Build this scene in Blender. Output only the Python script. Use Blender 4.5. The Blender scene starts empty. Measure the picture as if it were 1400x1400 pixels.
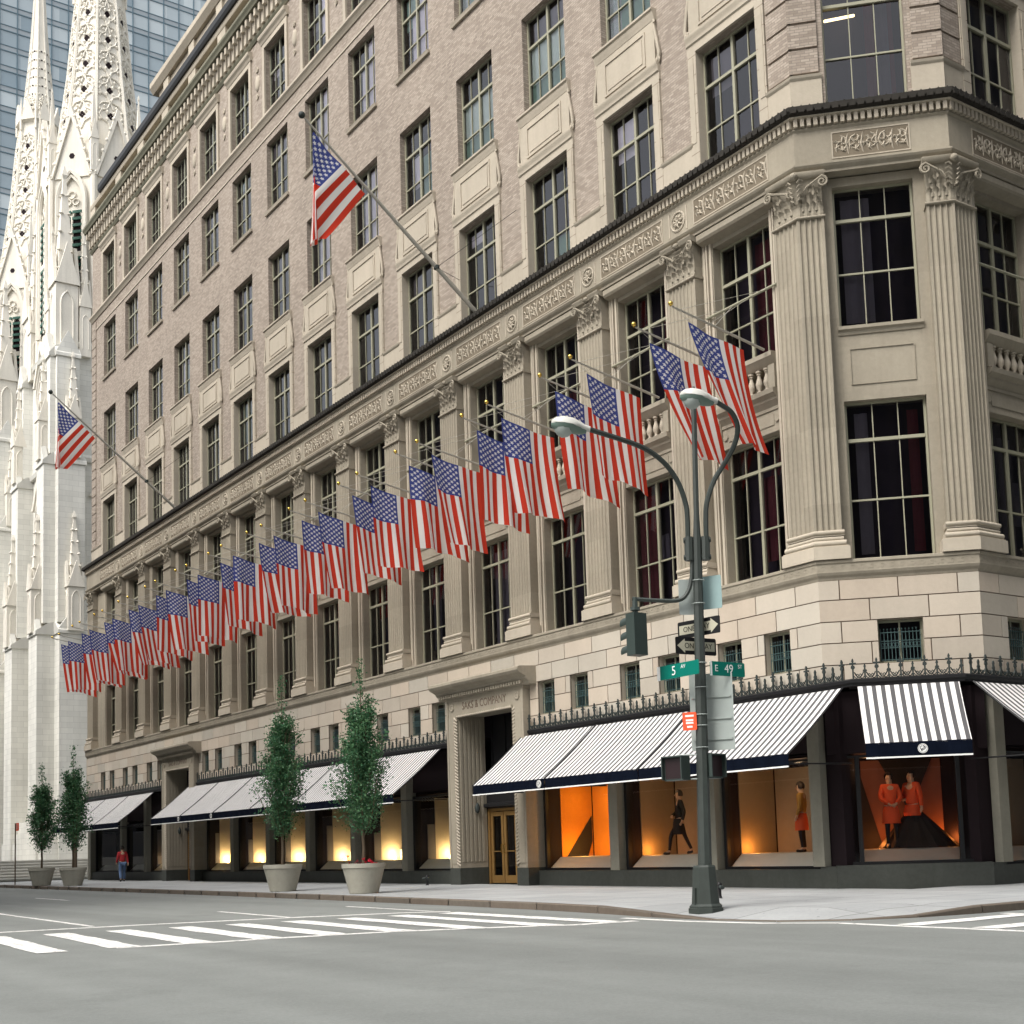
import bpy, bmesh, math, random
from mathutils import Vector, Matrix
PI=math.pi; S2=math.sqrt(.5)
sc=bpy.context.scene; COL=sc.collection
RND=random.Random(11)

# ------------------------------------------------------------------ mesh builder
class Fr:
    """a facade frame: u runs to the right seen from outside, o is outward, z up"""
    def __init__(s,O,U): s.O=O; s.U=U; s.N=(U[1],-U[0])
    def p(s,u,o,z): return (s.O[0]+u*s.U[0]+o*s.N[0], s.O[1]+u*s.U[1]+o*s.N[1], z)
    ang=property(lambda s: math.atan2(s.U[1],s.U[0]))
CH=3.717
FA=Fr((0,0),(1,0)); FC=Fr((0,0),(S2,S2)); FB=Fr((CH*S2,CH*S2),(0,1)); L0=FA

class MB:
    def __init__(s): s.v=[]; s.f=[]; s.uv=[]; s.mi=[]
    def face(s,pts,uv=None,m=0):
        n=len(s.v); s.v.extend(pts); s.f.append(tuple(range(n,n+len(pts)))); s.uv.append(uv or [(0,0)]*len(pts)); s.mi.append(m)
    def poly(s,idx,m=0,uv=None): s.f.append(tuple(idx)); s.uv.append(uv or [(0,0)]*len(idx)); s.mi.append(m)
    def box(s,F,u0,u1,o0,o1,z0,z1,m=0):
        n=len(s.v)
        for u in (u0,u1):
            for o in (o0,o1):
                for z in (z0,z1): s.v.append(F.p(u,o,z))
        I=lambda a,b,c:n+a*4+b*2+c
        uz=lambda u,z:(u,z)
        s.poly([I(0,1,0),I(1,1,0),I(1,1,1),I(0,1,1)],m,[(u0,z0),(u1,z0),(u1,z1),(u0,z1)])
        s.poly([I(1,0,0),I(0,0,0),I(0,0,1),I(1,0,1)],m,[(u1,z0),(u0,z0),(u0,z1),(u1,z1)])
        s.poly([I(0,0,0),I(0,1,0),I(0,1,1),I(0,0,1)],m,[(o0,z0),(o1,z0),(o1,z1),(o0,z1)])
        s.poly([I(1,1,0),I(1,0,0),I(1,0,1),I(1,1,1)],m,[(o1,z0),(o0,z0),(o0,z1),(o1,z1)])
        s.poly([I(0,1,1),I(1,1,1),I(1,0,1),I(0,0,1)],m,[(u0,o1),(u1,o1),(u1,o0),(u0,o0)])
        s.poly([I(0,0,0),I(1,0,0),I(1,1,0),I(0,1,0)],m,[(u0,o0),(u1,o0),(u1,o1),(u0,o1)])
        return s
    def sweep(s,F,prof,u0,u1,m=0):
        """closed profile [(o,z)] along u"""
        n=len(s.v); k=len(prof)
        for u in (u0,u1): s.v.extend(F.p(u,o,z) for o,z in prof)
        for i in range(k):
            j=(i+1)%k; a,b=prof[i],prof[j]
            s.poly([n+i,n+k+i,n+k+j,n+j],m,[(u0,a[1]+a[0]),(u1,a[1]+a[0]),(u1,b[1]+b[0]),(u0,b[1]+b[0])])
        s.poly(list(range(n,n+k)),m); s.poly(list(range(n+2*k-1,n+k-1,-1)),m)
    def vex(s,F,sec,z0,z1,m=0):
        """closed section [(u,o)] extruded in z"""
        n=len(s.v); k=len(sec)
        for z in (z0,z1): s.v.extend(F.p(u,o,z) for u,o in sec)
        for i in range(k):
            j=(i+1)%k; d0=sec[i]; d1=sec[j]
            s.poly([n+i,n+j,n+k+j,n+k+i],m,[(d0[0]+d0[1],z0),(d1[0]+d1[1],z0),(d1[0]+d1[1],z1),(d0[0]+d0[1],z1)])
        s.poly(list(range(n,n+k)),m); s.poly(list(range(n+k,n+2*k)),m)
    def fex(s,F,sec,o0,o1,m=0):
        """closed outline [(u,z)] extruded in o"""
        n=len(s.v); k=len(sec)
        for o in (o0,o1): s.v.extend(F.p(u,o,z) for u,z in sec)
        for i in range(k):
            j=(i+1)%k; s.poly([n+i,n+j,n+k+j,n+k+i],m)
        s.poly(list(range(n,n+k)),m,[c for c in sec]); s.poly(list(range(n+k,n+2*k)),m,[c for c in sec])
    def loop(s,prof,uA,uB,m=0,step=None,bC=0.):
        """closed profile swept round the corner A -> chamfer -> B, mitred. bC: extra offset on the chamfer"""
        k=len(prof); n=len(s.v)
        def ring(f): s.v.extend(f(o,z) for o,z in prof)
        ring(lambda o,z:FA.p(uA,o,z))
        ring(lambda o,z:((o+bC)/S2-o,-o,z))
        ring(lambda o,z:(CH*S2+o,CH*S2-((o+bC)/S2-o),z))
        ring(lambda o,z:FB.p(uB,o,z))
        for r in range(3):
            for i in range(k):
                j=(i+1)%k; a=n+r*k
                s.poly([a+i,a+k+i,a+k+j,a+j],m)
        s.poly(list(range(n,n+k)),m); s.poly(list(range(n+4*k-1,n+3*k-1,-1)),m)
    def lathe(s,prof,n=16,c=(0,0,0),m=0,sx=1,sy=1,M=None,ph=0.):
        b=len(s.v)
        for r,z in prof:
            for i in range(n):
                a=2*PI*i/n+ph; p=Vector((r*math.cos(a)*sx,r*math.sin(a)*sy,z))
                if M is not None: p=M@p
                s.v.append((p[0]+c[0],p[1]+c[1],p[2]+c[2]))
        for r in range(len(prof)-1):
            for i in range(n):
                j=(i+1)%n; a=b+r*n
                s.poly([a+i,a+j,a+n+j,a+n+i],m,[(i/n,r),((i+1)/n,r),((i+1)/n,r+1),(i/n,r+1)])
        s.poly(list(range(b+n-1,b-1,-1)),m); e=b+(len(prof)-1)*n; s.poly(list(range(e,e+n)),m)
    def tube(s,pts,r,n=6,m=0,cap=True):
        pts=[Vector(p) for p in pts]; b=len(s.v); K=len(pts)
        up=None
        for i,p in enumerate(pts):
            t=(pts[min(i+1,K-1)]-pts[max(i-1,0)])
            if t.length<1e-9: t=Vector((0,0,1))
            t.normalize()
            if up is None:
                up=Vector((0,0,1)) if abs(t.z)<.9 else Vector((1,0,0))
            x=t.cross(up); 
            if x.length<1e-6: x=t.cross(Vector((0,1,0)))
            x.normalize(); y=x.cross(t); up=y
            rr=r[i] if isinstance(r,(list,tuple)) else r
            for q in range(n):
                a=2*PI*q/n; s.v.append(tuple(p+x*(rr*math.cos(a))+y*(rr*math.sin(a))))
        for i in range(K-1):
            for q in range(n):
                w=(q+1)%n; a=b+i*n; s.poly([a+q,a+w,a+n+w,a+n+q],m)
        if cap: s.poly(list(range(b+n-1,b-1,-1)),m); e=b+(K-1)*n; s.poly(list(range(e,e+n)),m)
    def build(s,name,mats,parent=None,smooth=None,loc=None,rot=0.,fix=True):
        me=bpy.data.meshes.new(name)
        me.from_pydata(s.v,[],s.f)
        ul=me.uv_layers.new(name='UVMap')
        fl=[c for f in s.uv for q in f for c in q]
        ul.data.foreach_set('uv',fl)
        me.polygons.foreach_set('material_index',s.mi)
        if not isinstance(mats,(list,tuple)): mats=[mats]
        for m in mats: me.materials.append(m)
        if fix:
            bm=bmesh.new(); bm.from_mesh(me); bmesh.ops.recalc_face_normals(bm,faces=bm.faces); bm.to_mesh(me); bm.free()
        if smooth is not None:
            me.polygons.foreach_set('use_smooth',[True]*len(me.polygons)); me.set_sharp_from_angle(angle=math.radians(smooth))
        me.update()
        return link(name,me,parent,loc,rot)
def link(name,data,parent=None,loc=None,rot=0.):
    o=bpy.data.objects.new(name,data); COL.objects.link(o)
    if loc is not None: o.location=loc
    if rot: o.rotation_euler=(0,0,rot)
    if parent is not None: o.parent=parent
    return o
def tag(o,label,cat,group=None):
    o['label']=label; o['category']=cat
    if group: o['group']=group
    return o
def thing(name,label,cat,loc=(0,0,0),rot=0.,group=None):
    o=link(name,None,None,loc,rot); o.empty_display_size=.3
    return tag(o,label,cat,group)
def struct(o): o['kind']='structure'; return o
def dup(o,parent=None,loc=None,rot=None):
    c=o.copy(); COL.objects.link(c); c.parent=parent
    if loc is not None: c.location=loc
    if rot is not None: c.rotation_euler=(0,0,rot)
    for k in list(o.children): dup(k,c)
    return c

# ------------------------------------------------------------------ materials
class NT:
    def __init__(s,name):
        s.m=bpy.data.materials.new(name); s.m.use_nodes=True; s.t=s.m.node_tree; s.t.nodes.clear()
        s.out=s.n('ShaderNodeOutputMaterial')
    def n(s,t,**k):
        d=s.t.nodes.new(t)
        for a,b in k.items(): setattr(d,a,b)
        return d
    def l(s,a,b): s.t.links.new(a,b)
    def sv(s,sock,v):
        if hasattr(v,'default_value') or isinstance(v,bpy.types.NodeSocket): s.l(v,sock)
        else: sock.default_value=v
    def ma(s,op,a,b=0.,c=None):
        d=s.n('ShaderNodeMath',operation=op); s.sv(d.inputs[0],a); s.sv(d.inputs[1],b)
        if c is not None: s.sv(d.inputs[2],c)
        return d.outputs[0]
    def noise(s,vec,scale,detail=3.,rough=.55,dim='3D'):
        d=s.n('ShaderNodeTexNoise'); d.inputs['Scale'].default_value=scale; d.inputs['Detail'].default_value=detail; d.inputs['Roughness'].default_value=rough
        s.l(vec,d.inputs['Vector']); return d.outputs['Fac']
    def mapv(s,vec,sc_):
        d=s.n('ShaderNodeVectorMath',operation='MULTIPLY'); s.l(vec,d.inputs[0]); d.inputs[1].default_value=sc_; return d.outputs[0]
    def scale(s,col,f):
        d=s.n('ShaderNodeVectorMath',operation='SCALE'); s.sv(d.inputs[0],col); s.sv(d.inputs['Scale'],f); return d.outputs[0]
    def mix(s,f,a,b):
        d=s.n('ShaderNodeMix',data_type='RGBA'); s.sv(d.inputs[0],f); s.sv(d.inputs[6],a); s.sv(d.inputs[7],b); return d.outputs[2]
    def pos(s): return s.n('ShaderNodeNewGeometry').outputs['Position']
    def bsdf(s,col,rough=.6,spec=.5,metal=0.,bump=None,bs=.2,bd=.02):
        b=s.n('ShaderNodeBsdfPrincipled'); s.sv(b.inputs['Base Color'],col); s.sv(b.inputs['Roughness'],rough)
        b.inputs['Specular IOR Level'].default_value=spec; b.inputs['Metallic'].default_value=metal
        if bump is not None:
            d=s.n('ShaderNodeBump'); d.inputs['Strength'].default_value=bs; d.inputs['Distance'].default_value=bd; s.l(bump,d.inputs['Height']); s.l(d.outputs[0],b.inputs['Normal'])
        s.l(b.outputs[0],s.out.inputs[0]); return b
def C4(c): return (c[0],c[1],c[2],1.)
def stone(name,c,isl=.0,block=.0,big=.35,fine=.25,streak=.25,rough=.85,bs=.25,dark=None,darkamt=0.):
    t=NT(name); P=t.pos(); g=t.n('ShaderNodeNewGeometry')
    n1=t.noise(P,.45,4); n2=t.noise(P,9,4,.65); n3=t.noise(t.mapv(P,(2.2,2.2,.13)),1.,4,.6); n4=t.noise(P,60,2)
    f=t.ma('ADD',1.,t.ma('MULTIPLY',t.ma('SUBTRACT',n1,.5),big)); f=t.ma('ADD',f,t.ma('MULTIPLY',t.ma('SUBTRACT',n2,.5),fine))
    f=t.ma('ADD',f,t.ma('MULTIPLY',t.ma('SUBTRACT',n3,.5),streak))
    if isl: f=t.ma('ADD',f,t.ma('MULTIPLY',t.ma('SUBTRACT',g.outputs['Random Per Island'],.5),isl))
    if block:
        sn=t.n('ShaderNodeVectorMath',operation='SNAP'); ad=t.n('ShaderNodeVectorMath',operation='ADD'); t.l(P,ad.inputs[0]); ad.inputs[1].default_value=(.37,.41,.2); t.l(ad.outputs[0],sn.inputs[0]); sn.inputs[1].default_value=(1.9,1.9,.93)
        wn=t.n('ShaderNodeTexWhiteNoise'); t.l(sn.outputs[0],wn.inputs[0]); f=t.ma('ADD',f,t.ma('MULTIPLY',t.ma('SUBTRACT',wn.outputs[0],.5),block))
    col=t.scale(C4(c)[:3],f)
    if isl:
        r2=t.ma('FRACT',t.ma('MULTIPLY',g.outputs['Random Per Island'],17.3))
        tint=t.mix(r2,(1.03,.98,.95,1),(.97,1.0,1.02,1)); d=t.n('ShaderNodeVectorMath',operation='MULTIPLY'); t.l(col,d.inputs[0]); t.l(tint,d.inputs[1]); col=d.outputs[0]
    if dark:
        k=t.ma('MULTIPLY',t.ma('SMOOTHSTEP' if False else 'GREATER_THAN',n3,.0),darkamt)
        mm=t.n('ShaderNodeMapRange'); mm.inputs[1].default_value=.42; mm.inputs[2].default_value=.62; mm.inputs[4].default_value=darkamt; t.l(n3,mm.inputs[0])
        col=t.mix(mm.outputs[0],col,C4(dark))
    t.bsdf(col,rough,.25,bump=t.ma('ADD',n2,t.ma('MULTIPLY',n4,.5)),bs=bs); return t.m
def plain(name,c,rough=.5,spec=.5,metal=0.,var=.15,sc_=6.):
    t=NT(name); n1=t.noise(t.pos(),sc_,3); f=t.ma('ADD',1-var/2,t.ma('MULTIPLY',n1,var))
    t.bsdf(t.scale(C4(c)[:3],f),rough,spec,metal); return t.m
def emis(name,c,st):
    t=NT(name); e=t.n('ShaderNodeEmission'); e.inputs[0].default_value=C4(c); e.inputs[1].default_value=st; t.l(e.outputs[0],t.out.inputs[0]); return t.m
def glassmat(name,tint,wav=.0,ior=1.5):
    t=NT(name); tr=t.n('ShaderNodeBsdfTransparent'); tr.inputs[0].default_value=C4(tint)
    gl=t.n('ShaderNodeBsdfGlossy'); gl.inputs['Roughness'].default_value=.02; gl.inputs[0].default_value=(.95,.96,1,1)
    fr=t.n('ShaderNodeFresnel'); fr.inputs[0].default_value=ior
    if wav:
        b=t.n('ShaderNodeBump'); b.inputs['Strength'].default_value=wav; b.inputs['Distance'].default_value=.05; t.l(t.noise(t.pos(),.9,2),b.inputs['Height']); t.l(b.outputs[0],gl.inputs['Normal'])
    mx=t.n('ShaderNodeMixShader'); t.l(fr.outputs[0],mx.inputs[0]); t.l(tr.outputs[0],mx.inputs[1]); t.l(gl.outputs[0],mx.inputs[2]); t.l(mx.outputs[0],t.out.inputs[0]); return t.m
def brickmat(name):
    t=NT(name); uv=t.n('ShaderNodeUVMap').outputs[0]; P=t.pos()
    b=t.n('ShaderNodeTexBrick'); t.l(uv,b.inputs['Vector']); b.inputs['Scale'].default_value=1.
    b.inputs['Brick Width'].default_value=.215; b.inputs['Row Height'].default_value=.072; b.inputs['Mortar Size'].default_value=.008; b.inputs['Mortar Smooth'].default_value=.1
    b.inputs['Color1'].default_value=(.25,.207,.170,1); b.inputs['Color2'].default_value=(.385,.33,.275,1); b.inputs['Mortar'].default_value=(.22,.185,.155,1); b.inputs['Bias'].default_value=0.
    n1=t.noise(P,.35,4); n3=t.noise(t.mapv(P,(1.5,1.5,.2)),1.,4); n2=t.noise(P,12,4,.75)
    f=t.ma('ADD',.58,t.ma('ADD',t.ma('MULTIPLY',n1,.34),t.ma('ADD',t.ma('MULTIPLY',n3,.2),t.ma('MULTIPLY',n2,.38))))
    t.bsdf(t.scale(b.outputs['Color'],f),.9,.2,bump=b.outputs['Fac'],bs=-.4,bd=.01); return t.m
M={}
M['lime']=stone('carved_limestone',(.300,.266,.208),block=.14,big=.25,fine=.3,streak=.45)
M['limeL']=stone('pale_limestone',(.425,.375,.30),block=.10,big=.25,fine=.2,streak=.3)
M['pierst']=stone('grey_pier_stone',(.22,.21,.17),streak=.5)
M['rust']=stone('rusticated_limestone',(.44,.392,.325),isl=.22,big=.2,fine=.15,streak=.15)
M['joint']=stone('joint_mortar',(.13,.095,.07))
M['brick']=brickmat('buff_brick')
M['granite']=stone('dark_granite',(.052,.056,.049),big=.5,fine=.6,streak=.5,rough=.5,bs=.1)
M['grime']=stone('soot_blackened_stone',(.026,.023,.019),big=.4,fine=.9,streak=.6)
M['coppergreen']=stone('weathered_cornice_metal',(.17,.165,.12),big=.4,fine=.4,streak=.5)
M['frame']=plain('cream_window_paint',(.30,.29,.21),.5,.4)
M['frameD']=plain('grey_window_paint',(.26,.26,.19),.5,.4)
M['glass']=glassmat('window_glass',(.74,.72,.78),.0,1.5)
M['sglass']=glassmat('shop_glass',(.93,.93,.93),.0,1.45)
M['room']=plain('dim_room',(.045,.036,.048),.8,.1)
M['drape']=plain('maroon_drape',(.13,.035,.04),.85,.1)
M['drapeg']=plain('grey_drape',(.12,.11,.125),.85,.1)
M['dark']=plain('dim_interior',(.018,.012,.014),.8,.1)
M['black']=plain('black_painted_metal',(.010,.010,.011),.5,.3)
M['iron']=plain('wrought_iron',(.03,.038,.036),.6,.3)
M['navy']=plain('navy_canvas',(.0035,.0055,.012),.95,.04,var=.7,sc_=3.)
M['white']=plain('white_paint',(.78,.78,.76),.5,.3)
M['gold']=plain('gilt_brass',(.75,.52,.12),.25,.5,1.)
M['brass']=plain('satin_brass',(.30,.175,.06),.4,.5,.5)
M['pole']=plain('aluminium_pole',(.42,.40,.35),.4,.4,.3)
M['blindw']=plain('white_blind',(.93,.92,.93),.8,.2)
M['blindg']=plain('green_blind',(.78,.93,.80),.8,.2)
M['blindd']=plain('dull_green_blind',(.28,.47,.35),.8,.2)
M['blindgr']=plain('grey_blind',(.20,.19,.20),.8,.2)
M['grille']=plain('teal_grille',(.04,.075,.075),.5,.4)
M['green']=plain('dark_green_pole_paint',(.034,.042,.037),.55,.4,var=.5)
M['greenL']=plain('pale_green_enamel',(.13,.19,.16),.4,.5)
M['lampw']=plain('lamp_top_paint',(.52,.52,.48),.4,.4)
M['signback']=plain('galvanised_sign_back',(.36,.40,.38),.5,.4,.2)
M['signblue']=plain('blue_sign_back',(.25,.36,.36),.5,.4)
M['sgreen']=plain('sign_green',(.0,.16,.12),.4,.4)
M['sorange']=plain('sign_red_orange',(.80,.09,.03),.5,.3)
M['signal']=plain('signal_housing',(.035,.05,.045),.5,.4)
M['pedbox']=plain('maroon_signal_face',(.014,.004,.006),.5,.4)
M['concrete']=stone('concrete_planter',(.35,.335,.28),big=.3,fine=.3,streak=.4)
M['soil']=plain('soil',(.03,.022,.015),.9,.1)
M['bark']=stone('bark',(.10,.075,.05))
M['arrow']=plain('weathered_sign_white',(.46,.44,.34),.5,.3)
M['tray']=plain('display_tray',(.58,.60,.55),.6,.3)
M['tan']=plain('tan_backdrop',(.27,.215,.145),.8,.2)
M['redbrown']=plain('red_brown_backdrop',(.24,.105,.07),.8,.2)
M['cream']=plain('cream_backdrop',(.66,.58,.44),.8,.2)
M['orange']=plain('orange_backdrop',(.62,.25,.035),.8,.2)
M['charc']=plain('charcoal_drape',(.03,.026,.024),.85,.2)
M['skin']=plain('mannequin_skin',(.50,.33,.22),.5,.3)
M['hair']=plain('dark_hair',(.03,.02,.015),.6,.3)
M['redjk']=plain('red_orange_jacket',(.62,.09,.03),.7,.2)
M['coat']=plain('black_coat',(.018,.015,.016),.7,.2)
M['ochre']=plain('ochre_blouse',(.35,.20,.05),.7,.2)
M['redshirt']=plain('red_shirt',(.36,.03,.035),.8,.2)
M['jeans']=plain('blue_jeans',(.09,.14,.24),.8,.2)
M['maroon']=plain('maroon_door',(.10,.028,.02),.6,.3)
M['cath']=stone('white_marble',(.67,.635,.56),big=.2,fine=.25,streak=.45)
M['cathB']=stone('marble_ashlar',(.70,.67,.61),isl=.16,big=.2,fine=.12,streak=.2)
M['cathG']=stone('grey_marble',(.55,.54,.50),big=.2,fine=.15,streak=.2)
M['louvre']=plain('verdigris_louvre',(.03,.10,.075),.6,.3)
M['bulb']=emis('warm_lamp',(1.,.62,.2),14.)
M['bulbO']=emis('amber_lamp',(1.,.38,.05),9.)
M['tubeL']=emis('fluorescent_tube',(1.,.80,.38),2.2)
M['redflower']=plain('red_petals',(.50,.02,.04),.7,.2)

def leafmat():
    t=NT('leaves'); g=t.n('ShaderNodeNewGeometry'); r=g.outputs['Random Per Island']
    n=t.noise(t.pos(),1.6,3)
    c=t.mix(r,(.03,.105,.048,1),(.12,.22,.09,1)); c=t.mix(t.ma('MULTIPLY',n,.6),c,(.025,.12,.06,1))
    b=t.bsdf(c,.5,.35); tr=t.n('ShaderNodeBsdfTranslucent'); t.l(c,tr.inputs[0]); mx=t.n('ShaderNodeMixShader'); mx.inputs[0].default_value=.25
    t.l(b.outputs[0],mx.inputs[1]); t.l(tr.outputs[0],mx.inputs[2]); t.l(mx.outputs[0],t.out.inputs[0]); return t.m
M['leaf']=leafmat()
def flagmat():
    t=NT('flag_cloth'); uv=t.n('ShaderNodeUVMap').outputs[0]; s=t.n('ShaderNodeSeparateXYZ'); t.l(uv,s.inputs[0]); u,v=s.outputs[0],s.outputs[1]
    st=t.ma('MODULO',t.ma('FLOOR',t.ma('MULTIPLY',u,12.9999)),2.)
    col=t.mix(st,(.58,.055,.032,1),(.84,.82,.79,1))
    can=t.ma('MULTIPLY',t.ma('LESS_THAN',u,7/13),t.ma('LESS_THAN',v,.4))
    # stars: 9 rows over u, 11 half-columns over v, staggered
    gu=t.ma('MULTIPLY',u,13/7*10.); gv=t.ma('MULTIPLY',v,12/.4)
    ru=t.ma('ROUND',gu); rv=t.ma('ROUND',gv)
    par=t.ma('LESS_THAN',t.ma('ABSOLUTE',t.ma('MODULO',t.ma('ADD',ru,rv),2.)),.5)
    du=t.ma('MULTIPLY',t.ma('SUBTRACT',gu,ru),.0538*1.9); dv=t.ma('MULTIPLY',t.ma('SUBTRACT',gv,rv),.0333*2.85)
    rad=t.ma('SQRT',t.ma('ADD',t.ma('MULTIPLY',du,du),t.ma('MULTIPLY',dv,dv)))
    an=t.ma('ARCTAN2',dv,du); lim=t.ma('ADD',.042,t.ma('MULTIPLY',t.ma('COSINE',t.ma('MULTIPLY',an,5.)),.016))
    star=t.ma('MULTIPLY',t.ma('LESS_THAN',rad,lim),par)
    inb=t.ma('MULTIPLY',t.ma('MULTIPLY',t.ma('GREATER_THAN',ru,.5),t.ma('LESS_THAN',ru,9.5)),t.ma('MULTIPLY',t.ma('GREATER_THAN',rv,.5),t.ma('LESS_THAN',rv,11.5)))
    star=t.ma('MULTIPLY',star,inb)
    blue=t.mix(star,(.065,.085,.28,1),(.74,.74,.74,1))
    col=t.mix(can,col,blue)
    d=t.n('ShaderNodeBsdfDiffuse'); t.l(col,d.inputs[0]); tr=t.n('ShaderNodeBsdfTranslucent'); t.l(col,tr.inputs[0])
    mx=t.n('ShaderNodeMixShader'); mx.inputs[0].default_value=.45; t.l(d.outputs[0],mx.inputs[1]); t.l(tr.outputs[0],mx.inputs[2]); t.l(mx.outputs[0],t.out.inputs[0]); return t.m
M['flag']=flagmat()
def awnmat():
    t=NT('striped_canvas'); uv=t.n('ShaderNodeUVMap').outputs[0]; s=t.n('ShaderNodeSeparateXYZ'); t.l(uv,s.inputs[0])
    k=t.ma('GREATER_THAN',t.ma('FRACT',t.ma('MULTIPLY',s.outputs[0],5.)),.52)
    n=t.noise(t.pos(),1.3,4); f=t.ma('ADD',.86,t.ma('MULTIPLY',n,.28))
    col=t.scale(t.mix(k,(.68,.665,.65,1),(.085,.083,.086,1)),f)
    t.bsdf(col,.8,.2); return t.m
M['awn']=awnmat()
def asphalt():
    t=NT('asphalt'); P=t.pos(); n1=t.noise(P,.12,4); n2=t.noise(P,30,3,.8); n3=t.noise(P,1.2,5,.6)
    n4=t.noise(t.mapv(P,(.05,.9,1)),1.,3)
    v=t.n('ShaderNodeTexVoronoi'); v.inputs['Scale'].default_value=90; t.l(P,v.inputs['Vector'])
    sp=t.ma('MULTIPLY',t.ma('LESS_THAN',v.outputs['Distance'],.22),.16)
    f=t.ma('ADD',.30,t.ma('ADD',t.ma('MULTIPLY',n1,.40),t.ma('ADD',t.ma('MULTIPLY',n2,.62),t.ma('ADD',t.ma('MULTIPLY',n3,.28),t.ma('ADD',sp,t.ma('MULTIPLY',n4,.30))))))
    tk=t.noise(t.mapv(P,(.03,.55,0)),1.,2,.5); mr=t.n('ShaderNodeMapRange'); mr.inputs[1].default_value=.42; mr.inputs[2].default_value=.62; mr.inputs[3].default_value=.90; mr.inputs[4].default_value=1.06; t.l(tk,mr.inputs[0]); f=t.ma('MULTIPLY',f,mr.outputs[0])
    oil=t.noise(P,.55,4,.7); mo=t.n('ShaderNodeMapRange'); mo.inputs[1].default_value=.60; mo.inputs[2].default_value=.75; mo.inputs[3].default_value=1.; mo.inputs[4].default_value=.84; t.l(oil,mo.inputs[0]); f=t.ma('MULTIPLY',f,mo.outputs[0])
    col=t.scale((.168,.177,.168),f)
    # crack-seal lines
    w=t.n('ShaderNodeTexVoronoi',feature='DISTANCE_TO_EDGE'); w.inputs['Scale'].default_value=.11
    wv=t.n('ShaderNodeVectorMath',operation='ADD'); t.l(P,wv.inputs[0]); t.l(t.mapv(t.n('ShaderNodeTexNoise').outputs['Color'],(0,0,0)),wv.inputs[1]); t.l(wv.outputs[0],w.inputs['Vector'])
    t.bsdf(col,.82,.3,bump=n2,bs=.5,bd=.01); return t.m
M['asphalt']=asphalt()
def pavemat():
    t=NT('sidewalk_slabs'); P=t.pos(); b=t.n('ShaderNodeTexBrick'); t.l(P,b.inputs['Vector']); b.offset=0.
    b.inputs['Scale'].default_value=1.; b.inputs['Brick Width'].default_value=1.5; b.inputs['Row Height'].default_value=1.5; b.inputs['Mortar Size'].default_value=.012
    b.inputs['Color1'].default_value=(.283,.292,.292,1); b.inputs['Color2'].default_value=(.325,.334,.334,1); b.inputs['Mortar'].default_value=(.13,.13,.125,1)
    n1=t.noise(P,.5,5,.65); n2=t.noise(P,14,4,.8); f=t.ma('ADD',.55,t.ma('ADD',t.ma('MULTIPLY',n1,.55),t.ma('MULTIPLY',n2,.4)))
    # dark gum spots
    v=t.n('ShaderNodeTexVoronoi'); v.inputs['Scale'].default_value=2.2; t.l(P,v.inputs['Vector']); sp=t.ma('LESS_THAN',v.outputs['Distance'],.06)
    col=t.scale(b.outputs['Color'],t.ma('MULTIPLY',f,t.ma('SUBTRACT',1.,t.ma('MULTIPLY',sp,.45))))
    t.bsdf(col,.85,.25,bump=n2,bs=.2); return t.m
M['pave']=pavemat()
M['curb']=stone('granite_curb',(.125,.105,.085),isl=.3,big=.4,fine=.4,streak=.2)
def paintmat():
    t=NT('road_paint'); P=t.pos(); n=t.noise(P,7,5,.75); mm=t.n('ShaderNodeMapRange'); mm.inputs[1].default_value=.36; mm.inputs[2].default_value=.47; t.l(n,mm.inputs[0])
    n9=t.noise(P,1.1,4,.7); wv=t.ma('ADD',.72,t.ma('MULTIPLY',n9,.5))
    t.bsdf(t.scale(t.mix(mm.outputs[0],(.17,.17,.165,1),(.74,.73,.70,1)),wv),.7,.3); return t.m
M['paint']=paintmat()
def curtain():
    t=NT('blue_curtain_glass'); uv=t.n('ShaderNodeUVMap').outputs[0]
    b=t.n('ShaderNodeTexBrick'); t.l(uv,b.inputs['Vector']); b.offset=0.; b.inputs['Scale'].default_value=1.; b.inputs['Brick Width'].default_value=3.1; b.inputs['Row Height'].default_value=3.5; b.inputs['Mortar Size'].default_value=0.
    b.inputs['Color1'].default_value=(.24,.31,.36,1); b.inputs['Color2'].default_value=(.54,.60,.63,1)
    n=t.noise(t.pos(),.03,4); f=t.ma('ADD',.6,t.ma('MULTIPLY',n,.7))
    bb=t.bsdf(t.scale(b.outputs['Color'],f),.12,.6); return t.m
M['curt']=curtain()
M['mull']=plain('blue_grey_mullion',(.10,.16,.20),.4,.4)
M['spand']=plain('pale_spandrel',(.30,.34,.37),.3,.5)

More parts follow.
